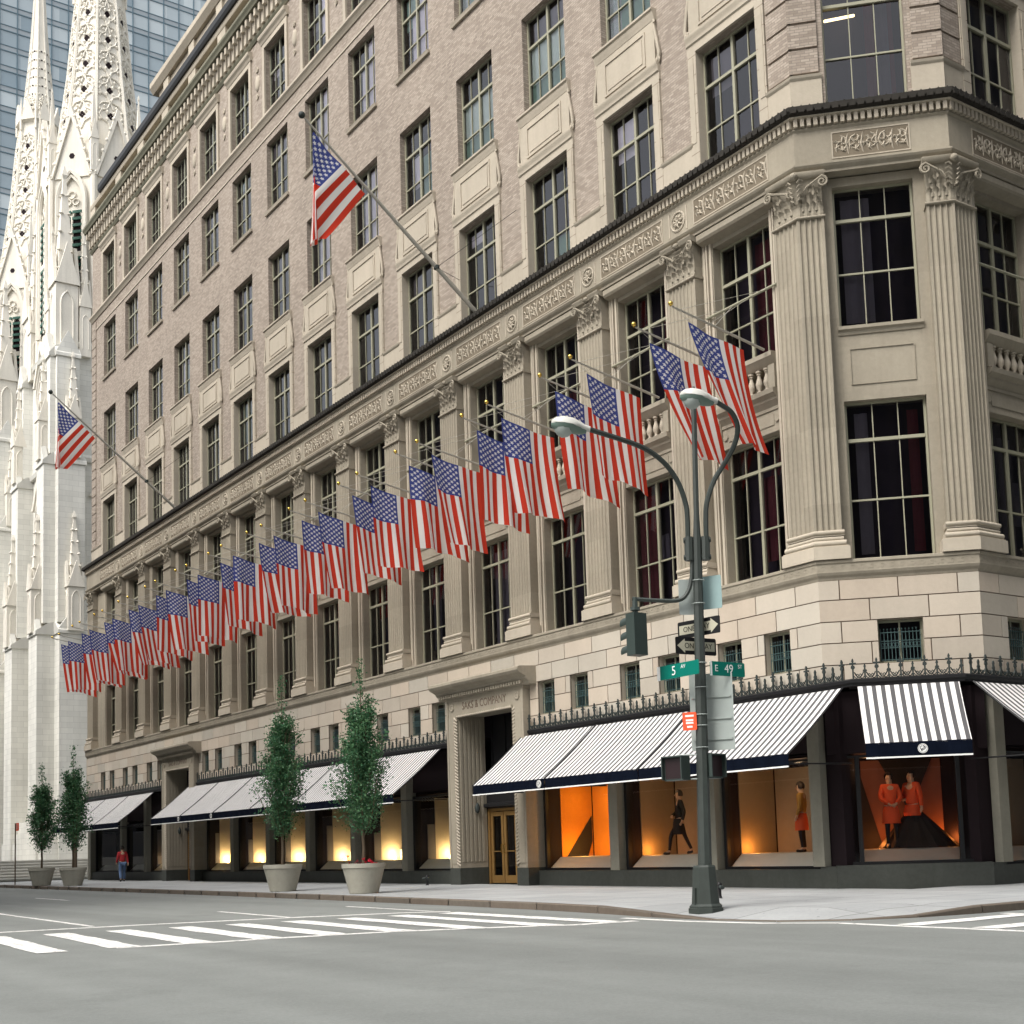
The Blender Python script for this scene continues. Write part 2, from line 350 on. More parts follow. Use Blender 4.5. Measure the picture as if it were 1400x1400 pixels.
# ------------------------------------------------------------------ figures
def skin_mesh(name,joints,edges,mats,parent,root=0,sub=2,smooth=True,loc=None,rot=0.):
    me=bpy.data.meshes.new(name); me.from_pydata([j[0] for j in joints],edges,[])
    ob=bpy.data.objects.new(name,me); COL.objects.link(ob)
    ob.modifiers.new('s','SKIN'); sl=me.skin_vertices[0].data if me.skin_vertices else None
    if sl is None:
        bm=bmesh.new(); bm.from_mesh(me); bm.verts.layers.skin.verify(); bm.to_mesh(me); bm.free(); sl=me.skin_vertices[0].data
    for i,j in enumerate(joints):
        r=j[1]; sl[i].radius=(r,r) if not isinstance(r,tuple) else r; sl[i].use_root=(i==root)
    m2=ob.modifiers.new('u','SUBSURF'); m2.levels=sub; m2.render_levels=sub
    dg=bpy.context.evaluated_depsgraph_get(); dg.update()
    nm=bpy.data.meshes.new_from_object(ob.evaluated_get(dg))
    COL.objects.unlink(ob); bpy.data.objects.remove(ob); bpy.data.meshes.remove(me)
    nm.name=name; nm.materials.clear()
    for m in (mats if isinstance(mats,(list,tuple)) else [mats]): nm.materials.append(m)
    nm.polygons.foreach_set('use_smooth',[True]*len(nm.polygons))
    return link(name,nm,parent,loc,rot)
def figure(root,pose,skin,top,bottom,hair,top_len='hip',skirt=False,legs=None,shoe=None,longhair=False):
    """a standing adult facing local -y. pose: dict of joint overrides"""
    J=dict(pel=(0,0,.95),sp=(0,.01,1.12),ch=(0,.01,1.33),nk=(0,.02,1.49),hb=(0,.01,1.56),hd=(0,-.01,1.64),ht=(0,.0,1.735),ch2=(0,-.055,1.575),
      sl=(-.17,.01,1.43),el=(-.22,.03,1.15),wl=(-.22,-.06,.92),pl=(-.22,-.09,.85),
      sr=(.17,.01,1.43),er=(.22,.03,1.15),wr=(.22,-.06,.92),pr=(.22,-.09,.85),
      hl=(-.09,0,.90),kl=(-.10,-.02,.50),al=(-.10,.02,.09),tl=(-.11,-.13,.03),
      hr=(.09,0,.90),kr=(.10,-.02,.50),ar=(.10,.02,.09),tr=(.11,-.13,.03))
    J.update(pose)
    rad=dict(pel=(.145,.10),sp=(.115,.085),ch=(.14,.10),nk=.05,hb=.055,hd=(.078,.092),ht=.055,ch2=.035,sl=.06,el=.042,wl=.028,pl=(.035,.02),sr=.06,er=.042,wr=.028,pr=(.035,.02),
      hl=.088,kl=.058,al=.038,tl=.03,hr=.088,kr=.058,ar=.038,tr=.03)
    names=list(J); ix={n:i for i,n in enumerate(names)}
    jo=[(J[n],rad[n]) for n in names]
    E=[('pel','sp'),('sp','ch'),('ch','nk'),('nk','hb'),('hb','hd'),('hd','ht'),('hb','ch2'),('ch','sl'),('sl','el'),('el','wl'),('wl','pl'),('ch','sr'),('sr','er'),('er','wr'),('wr','pr'),('pel','hl'),('hl','kl'),('kl','al'),('al','tl'),('pel','hr'),('hr','kr'),('kr','ar'),('ar','tr')]
    E=[(ix[a],ix[b]) for a,b in E]
    # fingers
    for w,p,sg in (('wl','pl',1),('wr','pr',-1)):
        a=Vector(J[w]); b=Vector(J[p]); d=(b-a).normalized(); side=d.cross(Vector((1,0,0))); 
        if side.length<.2: side=Vector((0,1,0))
        side.normalize()
        for q,(off,ln) in enumerate(((-.027,.06),(-.009,.075),(.009,.07),(.027,.055))):
            p0=b+side*off; k=len(jo); jo.append((tuple(p0+d*ln*.55+Vector((sg*.006,0,0))),.009)); jo.append((tuple(p0+d*ln+Vector((sg*.016,0,0))),.007))
            E+= [(ix[p],k),(k,k+1)]
        k=len(jo); p0=a+d*.02-side*.03; jo.append((tuple(p0+d*.02-side*.012),.011)); jo.append((tuple(p0+d*.05-side*.02),.009)); E+=[(ix[w],k),(k,k+1)]
    body=skin_mesh('body',jo,E,skin,root)
    # clothing grown round the same joints
    def cloth(nm,keys,edges,grow,mat):
        ks={n:i for i,n in enumerate(keys)}
        def g(n):
            r=rad[n]; q=grow.get(n,.018); return (r[0]+q,r[1]+q) if isinstance(r,tuple) else r+q
        return skin_mesh(nm,[(J[n],g(n)) for n in keys],[(ks[a],ks[b]) for a,b in edges],mat,root)
    cloth('jacket',['pel','sp','ch','nk','sl','el','wl','sr','er','wr'],[('pel','sp'),('sp','ch'),('ch','nk'),('ch','sl'),('sl','el'),('el','wl'),('ch','sr'),('sr','er'),('er','wr')],dict(pel=.05,sp=.022,ch=.025,nk=.012,wl=.016,wr=.016),top)
    if skirt:
        mb=MB(); zt,zb=(.98,skirt)
        px=(J['kl'][0]+J['kr'][0])/2; py=(J['kl'][1]+J['kr'][1])/2
        prof=[(.155,zt),(.185,zt-.1),(.20,zt-.25),(.21,zb+.02),(.215,zb),(.19,zb),(.17,zt-.2)]
        mb.lathe(prof,20,(px*.5,py*.5,0),sx=1.,sy=.8); mb.build('skirt',bottom,root,smooth=50)
        if legs: cloth('stockings',['hl','kl','al'],[('hl','kl'),('kl','al')],dict(hl=.004,kl=.004,al=.004),legs); cloth('stockings',['hr','kr','ar'],[('hr','kr'),('kr','ar')],dict(hr=.004,kr=.004,ar=.004),legs)
    else:
        cloth('trousers',['pel','hl','kl','al','hr','kr','ar'],[('pel','hl'),('hl','kl'),('kl','al'),('pel','hr'),('hr','kr'),('kr','ar')],dict(pel=.02,hl=.02,kl=.022,al=.03,hr=.02,kr=.022,ar=.03),bottom)
    for a,t_ in (('al','tl'),('ar','tr')):
        A_=Vector(J[a]); T=Vector(J[t_]); skin_mesh('shoe',[(tuple(A_+Vector((0,.03,-.045))),.042),(tuple((A_+T)/2+Vector((0,0,-.02))),.045),(tuple(T+Vector((0,-.03,.005))),.034)],[(0,1),(1,2)],shoe or M['coat'],root)
    h=Vector(J['hd']); mb=MB()
    d=(h-Vector(J['hb'])); f=Vector(J['ch2'])-Vector(J['hb']); ang=math.atan2(f.x,-f.y)
    R_=Matrix.Rotation(ang,3,'Z')
    nz,na=12,20; c0=h+R_@Vector((0,.012,.022))
    def hv(i,j):
        th=PI*i/nz; a=2*PI*j/na; v=Vector((.100*math.sin(th)*math.cos(a),.115*math.sin(th)*math.sin(a),.120*math.cos(th)*(1. if th<1.6 else 1.1)))
        return v*(1+.05*math.sin(5*a+3*th))
    for i in range(nz-1):
        for j in range(na):
            q=[hv(i,j),hv(i+1,j),hv(i+1,j+1),hv(i,j+1)]; m_=sum(q,Vector())/4
            if m_.y<-.030 and m_.z<.052-(.35*abs(m_.x)): continue
            if m_.z<-.075: continue
            mb.face([tuple(c0+R_@p) for p in q])
    mb.build('hair',hair,root,fix=False)
    mb=MB()
    for sx in (-.032,.032):
        c=h+R_@Vector((sx,-.095,.0)); mb.lathe([(.001,-.008),(.011,0),(.001,.008)],8,tuple(c))
    mb.build('eyes',M['hair'],root)
    mb=MB(); c=h+R_@Vector((0,-.098,-.055)); mb.lathe([(.001,-.007),(.022,0),(.001,.007)],8,tuple(c),sy=.5); mb.build('lips',M['redjk'],root)
    mb=MB(); mb.tube([tuple(h+R_@Vector((0,-.09,.01))),tuple(h+R_@Vector((0,-.112,-.025))),tuple(h+R_@Vector((0,-.092,-.032)))],[.006,.013,.008],6); mb.build('nose',skin,root,smooth=60)
    return body

# ================================================================== the department store
NB=14; PIT=4.015; bc=[-(2.31+PIT*k) for k in range(NB)]; pc=[-(4.31+PIT*k) for k in range(NB-1)]
UL=-58.6; ULu=-57.9; BE=9.6                                   # left end of the avenue front, end of the side-street front built
bB=[2.31,6.33]; pB=[4.32]
store=thing('department_store','long ten storey limestone and buff brick department store with fluted pilasters filling the street corner','building')
S=store
def part(mb,name,mat,smooth=None,parent=None,**k): return mb.build(name,mat,parent or S,smooth,**k)
# --- dark core added behind the windows to block light through them
mb=MB()
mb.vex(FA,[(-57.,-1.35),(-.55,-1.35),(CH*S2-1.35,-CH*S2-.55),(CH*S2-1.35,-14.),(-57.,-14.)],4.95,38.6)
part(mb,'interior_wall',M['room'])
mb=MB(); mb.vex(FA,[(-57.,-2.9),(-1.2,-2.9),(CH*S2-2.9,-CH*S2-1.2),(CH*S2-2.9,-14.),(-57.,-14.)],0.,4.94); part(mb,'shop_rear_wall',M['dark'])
mb=MB(); mb.vex(FA,[(-57.6,-.62),(-.3,-.62),(CH*S2-.62,-CH*S2-.3),(CH*S2-.62,-13.),(-57.6,-13.)],38.7,40.); part(mb,'roof',M['grime'])
# --- end wall to 50th street
mb=MB(); mb.box(FA,UL,UL+.5,-14,-.96,0,18.9); mb.box(FA,ULu,ULu+.5,-14,-.62,18.9,40.3); part(mb,'end_wall',M['limeL'])

def corner_end(o): return o/S2-o      # x of the A/chamfer mitre at offset o
# --- rusticated band z 4.8 - 7.25
CZ=[4.80,5.22,5.74,6.25,6.77,7.25]
def rust(F,u0,u1,openings,ph,blk,bak):
    for ci in range(5):
        z0,z1=CZ[ci],CZ[ci+1]; zc=(z0+z1)/2
        cuts=[(a,b) for a,b,c,d in openings if c<zc<d]; segs=[]; x=u0
        for a,b in sorted(cuts):
            if a>x: segs.append((x,a))
            x=max(x,b)
        if x<u1: segs.append((x,u1))
        for a,b in segs:
            bak.box(F,a,b,-.175,-.145,z0,z1); rev.box(F,a,b,-.62,-.1755,z0,z1)
            L=PIT/3; off=ph+(L/2 if ci%2 else 0); k=math.floor((a-off)/L); xs=[a]
            while off+(k+1)*L<b-.12:
                k+=1; q=off+k*L
                if q>a+.12: xs.append(q)
            xs.append(b)
            for i in range(len(xs)-1):
                j0=0 if (i==0 and a in [u0]+[c[1] for c in cuts]) else .014; j1=0 if i==len(xs)-2 else .014
                blk.box(F,xs[i]+j0,xs[i+1]-j1,-.16,-.115,z0+.013,z1-.013)
MZ=(5.23,6.24); opA=[]; mezA=[]
for k,c in enumerate(bc):
    if k in (3,10):
        opA.append((c-2.32,c+2.32,4.0,6.2))
    else:
        for d in (-.83,.83): opA.append((c+d-.44,c+d+.44)+MZ); mezA.append(c+d)
opB=[]; mezB=[]
for c in bB:
    for d in (-.83,.83): opB.append((c+d-.44,c+d+.44)+MZ); mezB.append(c+d)
blk=MB(); bak=MB(); rev=MB()
e=corner_end(-.115)
rust(FA,UL,e,opA,bc[0]+.17,blk,bak)
opC=[(CH/2-.52,CH/2+.52)+MZ]
rust(FC,-e*.414+.02,CH+e*.414-.02,opC,CH/2,blk,bak)
rust(FB,-e,BE,opB,bB[0]-.17,blk,bak)
part(blk,'rusticated_wall',M['rust']); part(bak,'mortar_joints',M['joint']); part(rev,'window_reveal',M['limeL'])
# --- mezzanine windows with iron grilles
def mez_proto(w):
    h=MZ[1]-MZ[0]; f=MB()
    f.box(L0,-w/2,-w/2+.05,-.04,.02,0,h); f.box(L0,w/2-.05,w/2,-.04,.02,0,h); f.box(L0,-w/2+.05,w/2-.05,-.04,.02,0,.05); f.box(L0,-w/2+.05,w/2-.05,-.04,.02,h-.05,h)
    f.box(L0,-.02,.02,-.03,.01,.05,h-.05)
    fr=f.build('mezzanine_window',M['frameD'],S)
    g=MB(); g.face([L0.p(-w/2+.05,-.02,.05),L0.p(w/2-.05,-.02,.05),L0.p(w/2-.05,-.02,h-.05),L0.p(-w/2+.05,-.02,h-.05)]); g.build('glass',M['glass'],fr,fix=False)
    q=MB(); n=int(w/.085)
    for i in range(n):
        u=-w/2+.07+(w-.14)*i/(n-1); q.box(L0,u-.008,u+.008,.08,.095,.03,h*.74)
        if i<n-1: q.lathe([(.001,-.03),(.018,0),(.001,.035)],4,L0.p(u,.088,h*.74+.04)); q.tube([L0.p(u+.04+.032*math.cos(t*PI/5),.088,h*.42+.045*math.sin(t*PI/5)) for t in range(11)],.007,3)
    for z in (.06,.34*h,.5*h,.7*h): q.box(L0,-w/2+.06,w/2-.06,.078,.1,z,z+.018)
    q.build('grille',M['grille'],fr); return fr
pm=mez_proto(.88); first=True
for F,lst in ((FA,mezA),(FB,mezB)):
    for u in lst:
        o=pm if first else dup(pm,S); first=False
        o.location=F.p(u,-.36,MZ[0]); o.rotation_euler=(0,0,F.ang)
o=mez_proto(1.04); o.location=FC.p(CH/2,-.36,MZ[0]); o.rotation_euler=(0,0,FC.ang)
# --- plinth ledge band 7.25-7.7 with running ornament
mb=MB(); mb.loop([(-.62,7.25),(-.13,7.25),(-.115,7.30),(-.06,7.36),(-.03,7.42),(-.03,7.62),(.0,7.64),(.0,7.70),(-.05,7.72),(-.62,7.72)],UL,BE)
part(mb,'ledge_band',M['lime'])
orn=MB()
def scrolls(F,u0,u1):
    n=max(1,int((u1-u0)/.225)); st=(u1-u0)/n
    for i in range(n):
        u=u0+st*(i+.5)
        orn.tube([F.p(u+(.075-.055*t/7)*math.cos(t*.9),-.026,7.52+(.075-.055*t/7)*math.sin(t*.9)) for t in range(8)],.014,3,cap=False)
        orn.tube([F.p(u-.075,-.026,7.50),F.p(u-.11,-.026,7.47)],.012,3,cap=False)
scrolls(FA,UL+.1,0); scrolls(FC,.05,CH-.05); scrolls(FB,.0,BE)
part(orn,'wave_ornament',M['lime'])
# --- giant order: wall piers behind pilasters
mb=MB(); W2=.96
def pier(F,u0,u1,o1=-.40,o0=-.96,z0=7.72,z1=17.3): mb.box(F,u0,u1,o0,o1,z0,z1)
for p in pc: pier(FA,p-W2,p+W2)
pier(FA,UL,bc[-1]-1.05)
e=corner_end(-.40); ee=corner_end(-.96)
pier(FA,bc[0]+1.05,e-.02); pier(FB,-e+.02,bB[0]-1.05)
mb.vex(FC,[(-e*.414-.0,-.40),(.90,-.40),(.90,-.96),(-.0,-.96)],7.72,17.3); mb.vex(FC,[(CH-.90,-.40),(CH+e*.414,-.40),(CH,-.96),(CH-.90,-.96)],7.72,17.3)
pier(FB,bB[0]+1.05,bB[1]-1.05); pier(FB,bB[1]+1.05,BE)
part(mb,'pier_wall',M['lime'])
# jamb mouldings beside the tall windows
mb=MB()
def jambs(F,c,w=1.05):
    for s in (-1,1):
        for q,(d,o) in enumerate(((.0,-.36),(.13,-.33),(.24,-.36))):
            a=c+s*(w+d+.012); b=c+s*(w+d+(.09 if q!=1 else .06)); mb.box(F,min(a,b),max(a,b),-.405,o,7.73,17.28)
for c in bc: jambs(FA,c)
for c in bB: jambs(FB,c)
part(mb,'jamb_moulding',M['limeL'])
# --- pilasters
def shaft_sec(w,o1,nf=7,o0=-.402):
    sec=[(-w/2,o0),(-w/2,o1)]; m=.05; st=(w-2*m)/nf
    for i in range(nf):
        u=-w/2+m+st*i+.012; fw=st-.024
        sec.append((u,o1))
        for t in range(1,6): a=PI*t/6; sec.append((u+fw/2-fw/2*math.cos(a),o1-.045*math.sin(a)))
        sec.append((u+fw,o1))
    sec+=[(w/2,o1),(w/2,o0)]; return sec
def base_mb(mb,F,uc,w,miterL=None,miterR=None):
    for (dw,z0,z1) in ((.16,7.725,8.02),(.13,8.02,8.05),(.05,8.30,8.33)):
        mb.box(F,uc-w/2-dw,uc+w/2+dw,-.404-dw*.01,-.10+dw,z0,z1)
    for (dw,zc,r) in ((.10,8.12,.07),(.05,8.235,.05),(.07,8.39,.055)):
        pr=[(-.403,zc-r)]+[(-.10+dw-.03+r*math.sin(a),zc-r*math.cos(a)) for a in [PI*i/6 for i in range(7)]]+[(-.403,zc+r)]
        mb.sweep(F,pr,uc-w/2-dw+.02,uc+w/2+dw-.02)
def leaf(mb,F,u,o,z,h,w,curl=.07):
    """acanthus leaf: lobed strip standing on the bell and curling forward at its tip"""
    rows=6; L=[]
    for i in range(rows+1):
        t=i/rows; zz=z+h*(t if t<.85 else .85+.10*math.sin((t-.85)/.15*PI*.8)); oo=o+.015+curl*max(0,(t-.45)/.55)**2*1.1
        ww=w*(.42+.58*math.sin(PI*min(1,.25+t*.62)))*(1 if i<rows else .35)*(1.12 if i%2 else .92)
        L.append((zz,oo,ww))
    for i in range(rows):
        (z0,o0,w0),(z1,o1,w1)=L[i],L[i+1]
        for s in (-1,1):
            mb.face([F.p(u,o0+.03,z0),F.p(u+s*w0/2,o0,z0),F.p(u+s*w1/2,o1,z1),F.p(u,o1+.03,z1)])
def capital_face(mb,F,uc,w,z0=16.2,o=-.10,left=True,right=True,h=1.14):
    """one face of a corinthian pilaster capital"""
    # astragal, bell, abacus
    mb.sweep(F,[(-.405,z0)]+[(o+.02+.035*math.sin(PI*i/5),z0+.035-.035*math.cos(PI*i/5)) for i in range(6)]+[(-.405,z0+.07)],uc-w/2-.03,uc+w/2+.03)
    mb.sweep(F,[(-.404,z0+.07),(o-.03,z0+.07),(o-.03,z0+.55),(o+.0,z0+.80),(o+.06,z0+.98),(-.404,z0+.98)],uc-w/2+.02,uc+w/2-.02)
    n=5
    for i in range(n): leaf(mb,F,uc+(i-(n-1)/2)*w/n,o-.03,z0+.07,.36,w/n*.95,.10)
    for i in range(n-1): leaf(mb,F,uc+(i-(n-2)/2)*w/n,o-.025,z0+.20,.46,w/n*.85,.13)
    # caulicoles to the volutes, central palmette
    for s in (-1,1):
        if (s<0 and not left) or (s>0 and not right): continue
        x1=uc+s*(w/2-.02)
        P=[(uc+s*.10,o+.02,z0+.42),(uc+s*.16,o+.05,z0+.62),(uc+s*.25,o+.09,z0+.78),(x1-s*.08,o+.14,z0+.93)]
        r0=.125
        for t in range(17):
            a=PI/2-t*.62; rr=r0*(1-t/19); P.append((x1+s*(.01+rr*math.cos(a)),o+.16,z0+.845+rr*math.sin(a)))
        mb.tube([F.p(*q) for q in P],[.03]*4+[.036-.0012*t for t in range(17)],5)
        P=[(uc+s*.08,o+.02,z0+.45)]
        for t in range(12):
            a=PI/2-t*.62; rr=.085*(1-t/14); P.append((uc+s*(.13+rr*math.cos(a)),o+.08,z0+.78+rr*math.sin(a)))
        mb.tube([F.p(*q) for q in P],.018,4)
        for q in range(4): leaf(mb,F,x1-s*(.10+.09*q),o+.03,z0+.50+.07*(2-abs(q-1)),.2,.1,.08)
    for q in range(5): mb.tube([F.p(uc+d*.03*(1+q*.4),o+.05+.02*q,z0+.6+.1*q) for d in (-2.2,-1,0,1,2.2)],.02,4)
    mb.lathe([(.001,-.09),(.07,-.04),(.085,0),(.07,.05),(.001,.09)],8,F.p(uc,o+.12,z0+1.06))
    ab=[(-.403,z0+.98),(o+.10,z0+.98),(o+.14,z0+1.03),(o+.14,z0+1.06),(o+.17,z0+1.09),(o+.17,z0+h),(-.403,z0+h)]
    mb.sweep(F,ab,uc-w/2-.06,uc-w*.12); mb.sweep(F,ab,uc+w*.12,uc+w/2+.06)
    mb.sweep(F,[(a if a<-.2 else a-.05,b) for a,b in ab],uc-w*.12,uc+w*.12)
PW=1.10
sh=MB(); sh.vex(L0,shaft_sec(PW,-.10),8.42,16.2); prot=sh.build('pilaster',M['lime'],S,smooth=40)
b_=MB(); base_mb(b_,L0,0,PW); b_.build('pilaster_base',M['limeL'],prot,smooth=40)
c_=MB(); capital_face(c_,L0,0,PW); c_.build('capital',M['lime'],prot,smooth=55,fix=False)
first=True
for F,l in ((FA,pc+[UL+.75]),(FB,pB+[8.34])):
    for u in l:
        o=prot if first else dup(prot,S); first=False
        o.location=F.p(u,0,0); o.rotation_euler=(0,0,F.ang)
# corner pilasters wrapping the chamfer
def wrap(side):
    """side -1: avenue corner, +1: side-street corner. Two folded fluted faces"""
    if side<0: Fa,Fc,a0,a1,c0,c1=FA,FC,-.85,corner_end(-.10),-corner_end(-.10)*.414,.66
    else: Fa,Fc,a0,a1,c0,c1=FB,FC,-corner_end(-.10),.85,CH-.66,CH+corner_end(-.10)*.414
    sh=MB(); bs=MB(); cp=MB()
    for F,u0,u1,n in ((Fa,a0,a1,5),(Fc,c0,c1,4)):
        w=u1-u0; sec=[(u+ (u0+u1)/2,o) for u,o in shaft_sec(w,-.10,n)]; sh.vex(F,sec,8.42,16.2)
    # folded base and capital profile
    xe=lambda o: corner_end(o)
    def fold(mb,prof,e=0.):
        k=len(prof); n=len(mb.v)
        for o,z in prof: mb.v.append(Fa.p(a0-e if side<0 else a1+e,o,z))
        for o,z in prof: mb.v.append(FA.p(o/S2-o,o,z) if side<0 else FB.p(-(o/S2-o),o,z))
        for o,z in prof: mb.v.append(Fc.p(c1+e if side<0 else c0-e,o,z))
        for r in range(2):
            for i in range(k):
                j=(i+1)%k; a=n+r*k; mb.poly([a+i,a+k+i,a+k+j,a+j])
        mb.poly(range(n,n+k)); mb.poly(range(n+3*k-1,n+2*k-1,-1))
    for (dw,z0,z1) in ((.16,7.725,8.02),(.13,8.02,8.05),(.05,8.30,8.33)): fold(bs,[(-.41,z0),(-.10+dw,z0),(-.10+dw,z1),(-.41,z1)],dw)
    for (dw,zc,r) in ((.10,8.12,.07),(.05,8.235,.05),(.07,8.39,.055)):
        fold(bs,[(-.41,zc-r)]+[(-.10+dw-.03+r*math.sin(PI*i/6),zc-r*math.cos(PI*i/6)) for i in range(7)]+[(-.41,zc+r)],dw-.02)
    z0=16.2; o=-.10
    fold(cp,[(-.41,z0)]+[(o+.02+.035*math.sin(PI*i/5),z0+.035-.035*math.cos(PI*i/5)) for i in range(6)]+[(-.41,z0+.07)],.03)
    fold(cp,[(-.41,z0+.07),(o-.03,z0+.07),(o-.03,z0+.55),(o,z0+.8),(o+.06,z0+.98),(-.41,z0+.98)],-.02)
    fold(cp,[(-.41,z0+.98),(o+.10,z0+.98),(o+.14,z0+1.03),(o+.17,z0+1.09),(o+.17,z0+1.14),(-.41,z0+1.14)],.06)
    for F,u0,u1 in ((Fa,a0,a1),(Fc,c0,c1)):
        w=u1-u0; uc=(u0+u1)/2; n=4
        inner=(u1 if F is not Fc else u0) if side<0 else (u0 if F is not Fc else u1)   # the edge on the building corner
        for i in range(n): leaf(cp,F,uc+(i-(n-1)/2)*w/n,o-.03,z0+.07,.36,w/n*.95,.10)
        for i in range(n-1): leaf(cp,F,uc+(i-(n-2)/2)*w/n,o-.025,z0+.20,.46,w/n*.85,.13)
        s=-1 if inner>uc else 1; x1=(u0 if s<0 else u1)-s*.02
        P=[(inner+s*.06,o+.03,z0+.40),(inner+s*.14,o+.05,z0+.58),(inner+s*.26,o+.09,z0+.76),(x1-s*.08,o+.14,z0+.93)]
        for t in range(17):
            a=PI/2-t*.62; rr=.135*(1-t/19); P.append((x1+s*(.01+rr*math.cos(a)),o+.16,z0+.845+rr*math.sin(a)))
        cp.tube([F.p(*q) for q in P],[.032]*4+[.038-.0012*t for t in range(17)],5)
        for q in range(5):
            zz=z0+.45+.11*q; cp.tube([F.p(inner+s*.03,o+.08+.02*q,zz-.02),F.p(inner+s*.10,o+.10+.02*q,zz+.05),F.p(inner+s*.18,o+.07+.02*q,zz+.03)],.024,4)
        for q in range(3): leaf(cp,F,x1-s*(.10+.09*q),o+.03,z0+.52+.06*q,.2,.1,.08)
    cc=FA.p(corner_end(.05),.05,z0+1.04) if side<0 else FB.p(-corner_end(.05),.05,z0+1.04)
    cp.lathe([(.001,-.11),(.08,-.05),(.10,0),(.08,.06),(.001,.11)],8,cc)
    p=sh.build('corner_pilaster',M['lime'],S,smooth=40); bs.build('pilaster_base',M['limeL'],p,smooth=40); cp.build('capital',M['lime'],p,smooth=55,fix=False)
wrap(-1); wrap(1)
# --- spandrels between the two rows of tall windows, with balustrades
def spandrel():
    mb=MB(); w=1.05
    mb.box(L0,-w,w,-.93,-.46,11.36,12.02)                                      # head panel
    mb.box(L0,-w,w,-.455,-.43,11.365,11.46); mb.box(L0,-w,w,-.455,-.43,11.93,12.015)
    mb.box(L0,-w+.24,w-.24,-.455,-.44,11.55,11.84)
    for s in (-1,1): mb.lathe([(.001,0),(.055,0),(.075,.012),(.085,.03)],10,L0.p(s*(w-.13),-.455,11.69),M=Matrix.Rotation(PI/2,3,'X'))
    mb.sweep(L0,[(-.93,12.025),(-.45,12.025),(-.40,12.10),(-.34,12.16),(-.33,12.22),(-.22,12.30),(-.20,12.42),(-.93,12.44)],-w,w)   # ledge
    mb.box(L0,-w,w,-.93,-.80,12.44,13.04)
    mb.sweep(L0,[(-.93,13.05),(-.36,13.05),(-.30,13.10),(-.24,13.20),(-.20,13.24),(-.20,13.36),(-.93,13.40)],-w,w)                      # rail / sill
    for s in (-1,1): mb.box(L0,s*.93-.11,s*.93+.11,-.52,-.30,12.441,13.05)
    o=mb.build('balustrade',M['lime'],S,smooth=35)
    b=MB(); b.lathe([(.085,0),(.085,.05),(.05,.07),(.045,.11),(.09,.20),(.098,.27),(.07,.36),(.042,.46),(.048,.49),(.07,.51),(.045,.54),(.085,.56),(.085,.60)],10)
    bo=b.build('baluster',M['limeL'],o,smooth=50)
    for i in range(6):
        q=bo if i==0 else dup(bo,o); q.location=L0.p(-.68+.272*i,-.41,12.442)
    return o
sp=spandrel(); first=True
for F,l in ((FA,bc),(FB,bB)):
    for u in l:
        o=sp if first else dup(sp,S); first=False
        o.location=F.p(u,0,0); o.rotation_euler=(0,0,F.ang)
# chamfer infill around its windows
c=CH/2; mb=MB(); mb.box(FC,.90,CH-.90,-.96,-.41,17.08,17.3); part(mb,'window_head',M['lime'])
mb=MB(); mb.box(FC,.90,CH-.90,-.96,-.41,11.66,13.45); mb.sweep(FC,[(-.45,13.30),(-.38,13.30),(-.36,13.38),(-.30,13.42),(-.30,13.50),(-.75,13.52)],.86,CH-.86)
mb.box(FC,1.12,CH-1.12,-.42,-.385,12.05,12.06); mb.box(FC,1.12,CH-1.12,-.42,-.385,12.93,12.96); mb.box(FC,1.10,1.12,-.42,-.385,12.05,12.96); mb.box(FC,CH-1.12,CH-1.10,-.42,-.385,12.05,12.96)
part(mb,'corner_panel',M['lime'])
# window heads below the entablature
for F,l in ((FA,bc),(FB,bB)):
    for u in l:
        mb=MB(); mb.box(F,u-1.05,u+1.05,-.96,-.42,16.92,17.3); mb.sweep(F,[(-.43,17.02),(-.16,17.10),(-.12,17.16),(-.12,17.3),(-.43,17.3)],u-1.36,u+1.36)
        part(mb,'window_head',M['lime'])
# --- entablature
mb=MB(); mb.loop([(-.96,17.34),(-.10,17.34),(-.10,17.40),(-.03,17.47),(.0,17.52),(.0,17.56),(-.10,17.58),(-.10,18.42),(-.06,18.47),(-.06,18.50),(-.085,18.50),(-.085,18.72),(-.96,18.72)],UL,BE)
part(mb,'entablature',M['lime'])
mb=MB(); mb.loop([(-.96,18.722),(.03,18.722),(.07,18.735),(.07,18.76),(-.6,18.762),(-.96,18.762)],UL,BE)
st=.155
def dent(F,u0,u1):
    n=int((u1-u0)/st); s=(u1-u0)/n
    for i in range(n): mb.box(F,u0+s*(i+.2),u0+s*(i+.8),-.09,.03,18.52,18.718)
dent(FA,UL,.0); dent(FC,.02,CH-.02); dent(FB,.0,BE)
part(mb,'dentil_course',M['limeL'])
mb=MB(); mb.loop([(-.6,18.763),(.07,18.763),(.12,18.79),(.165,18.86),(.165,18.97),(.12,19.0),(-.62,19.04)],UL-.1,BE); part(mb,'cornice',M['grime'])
an=MB()
def anth(F,u0,u1):
    n=int((u1-u0)/.2); s=(u1-u0)/n
    for i in range(n):
        u=u0+s*(i+.5); an.fex(F,[(u-.07,18.80),(u+.07,18.80),(u+.085,18.9),(u+.03,18.95),(u,18.985),(u-.03,18.95),(u-.085,18.9)],.10,.195)
anth(FA,UL-.1,.07); anth(FC,-.05,CH+.05); anth(FB,-.07,BE)
part(an,'cornice_cresting',M['grime'])
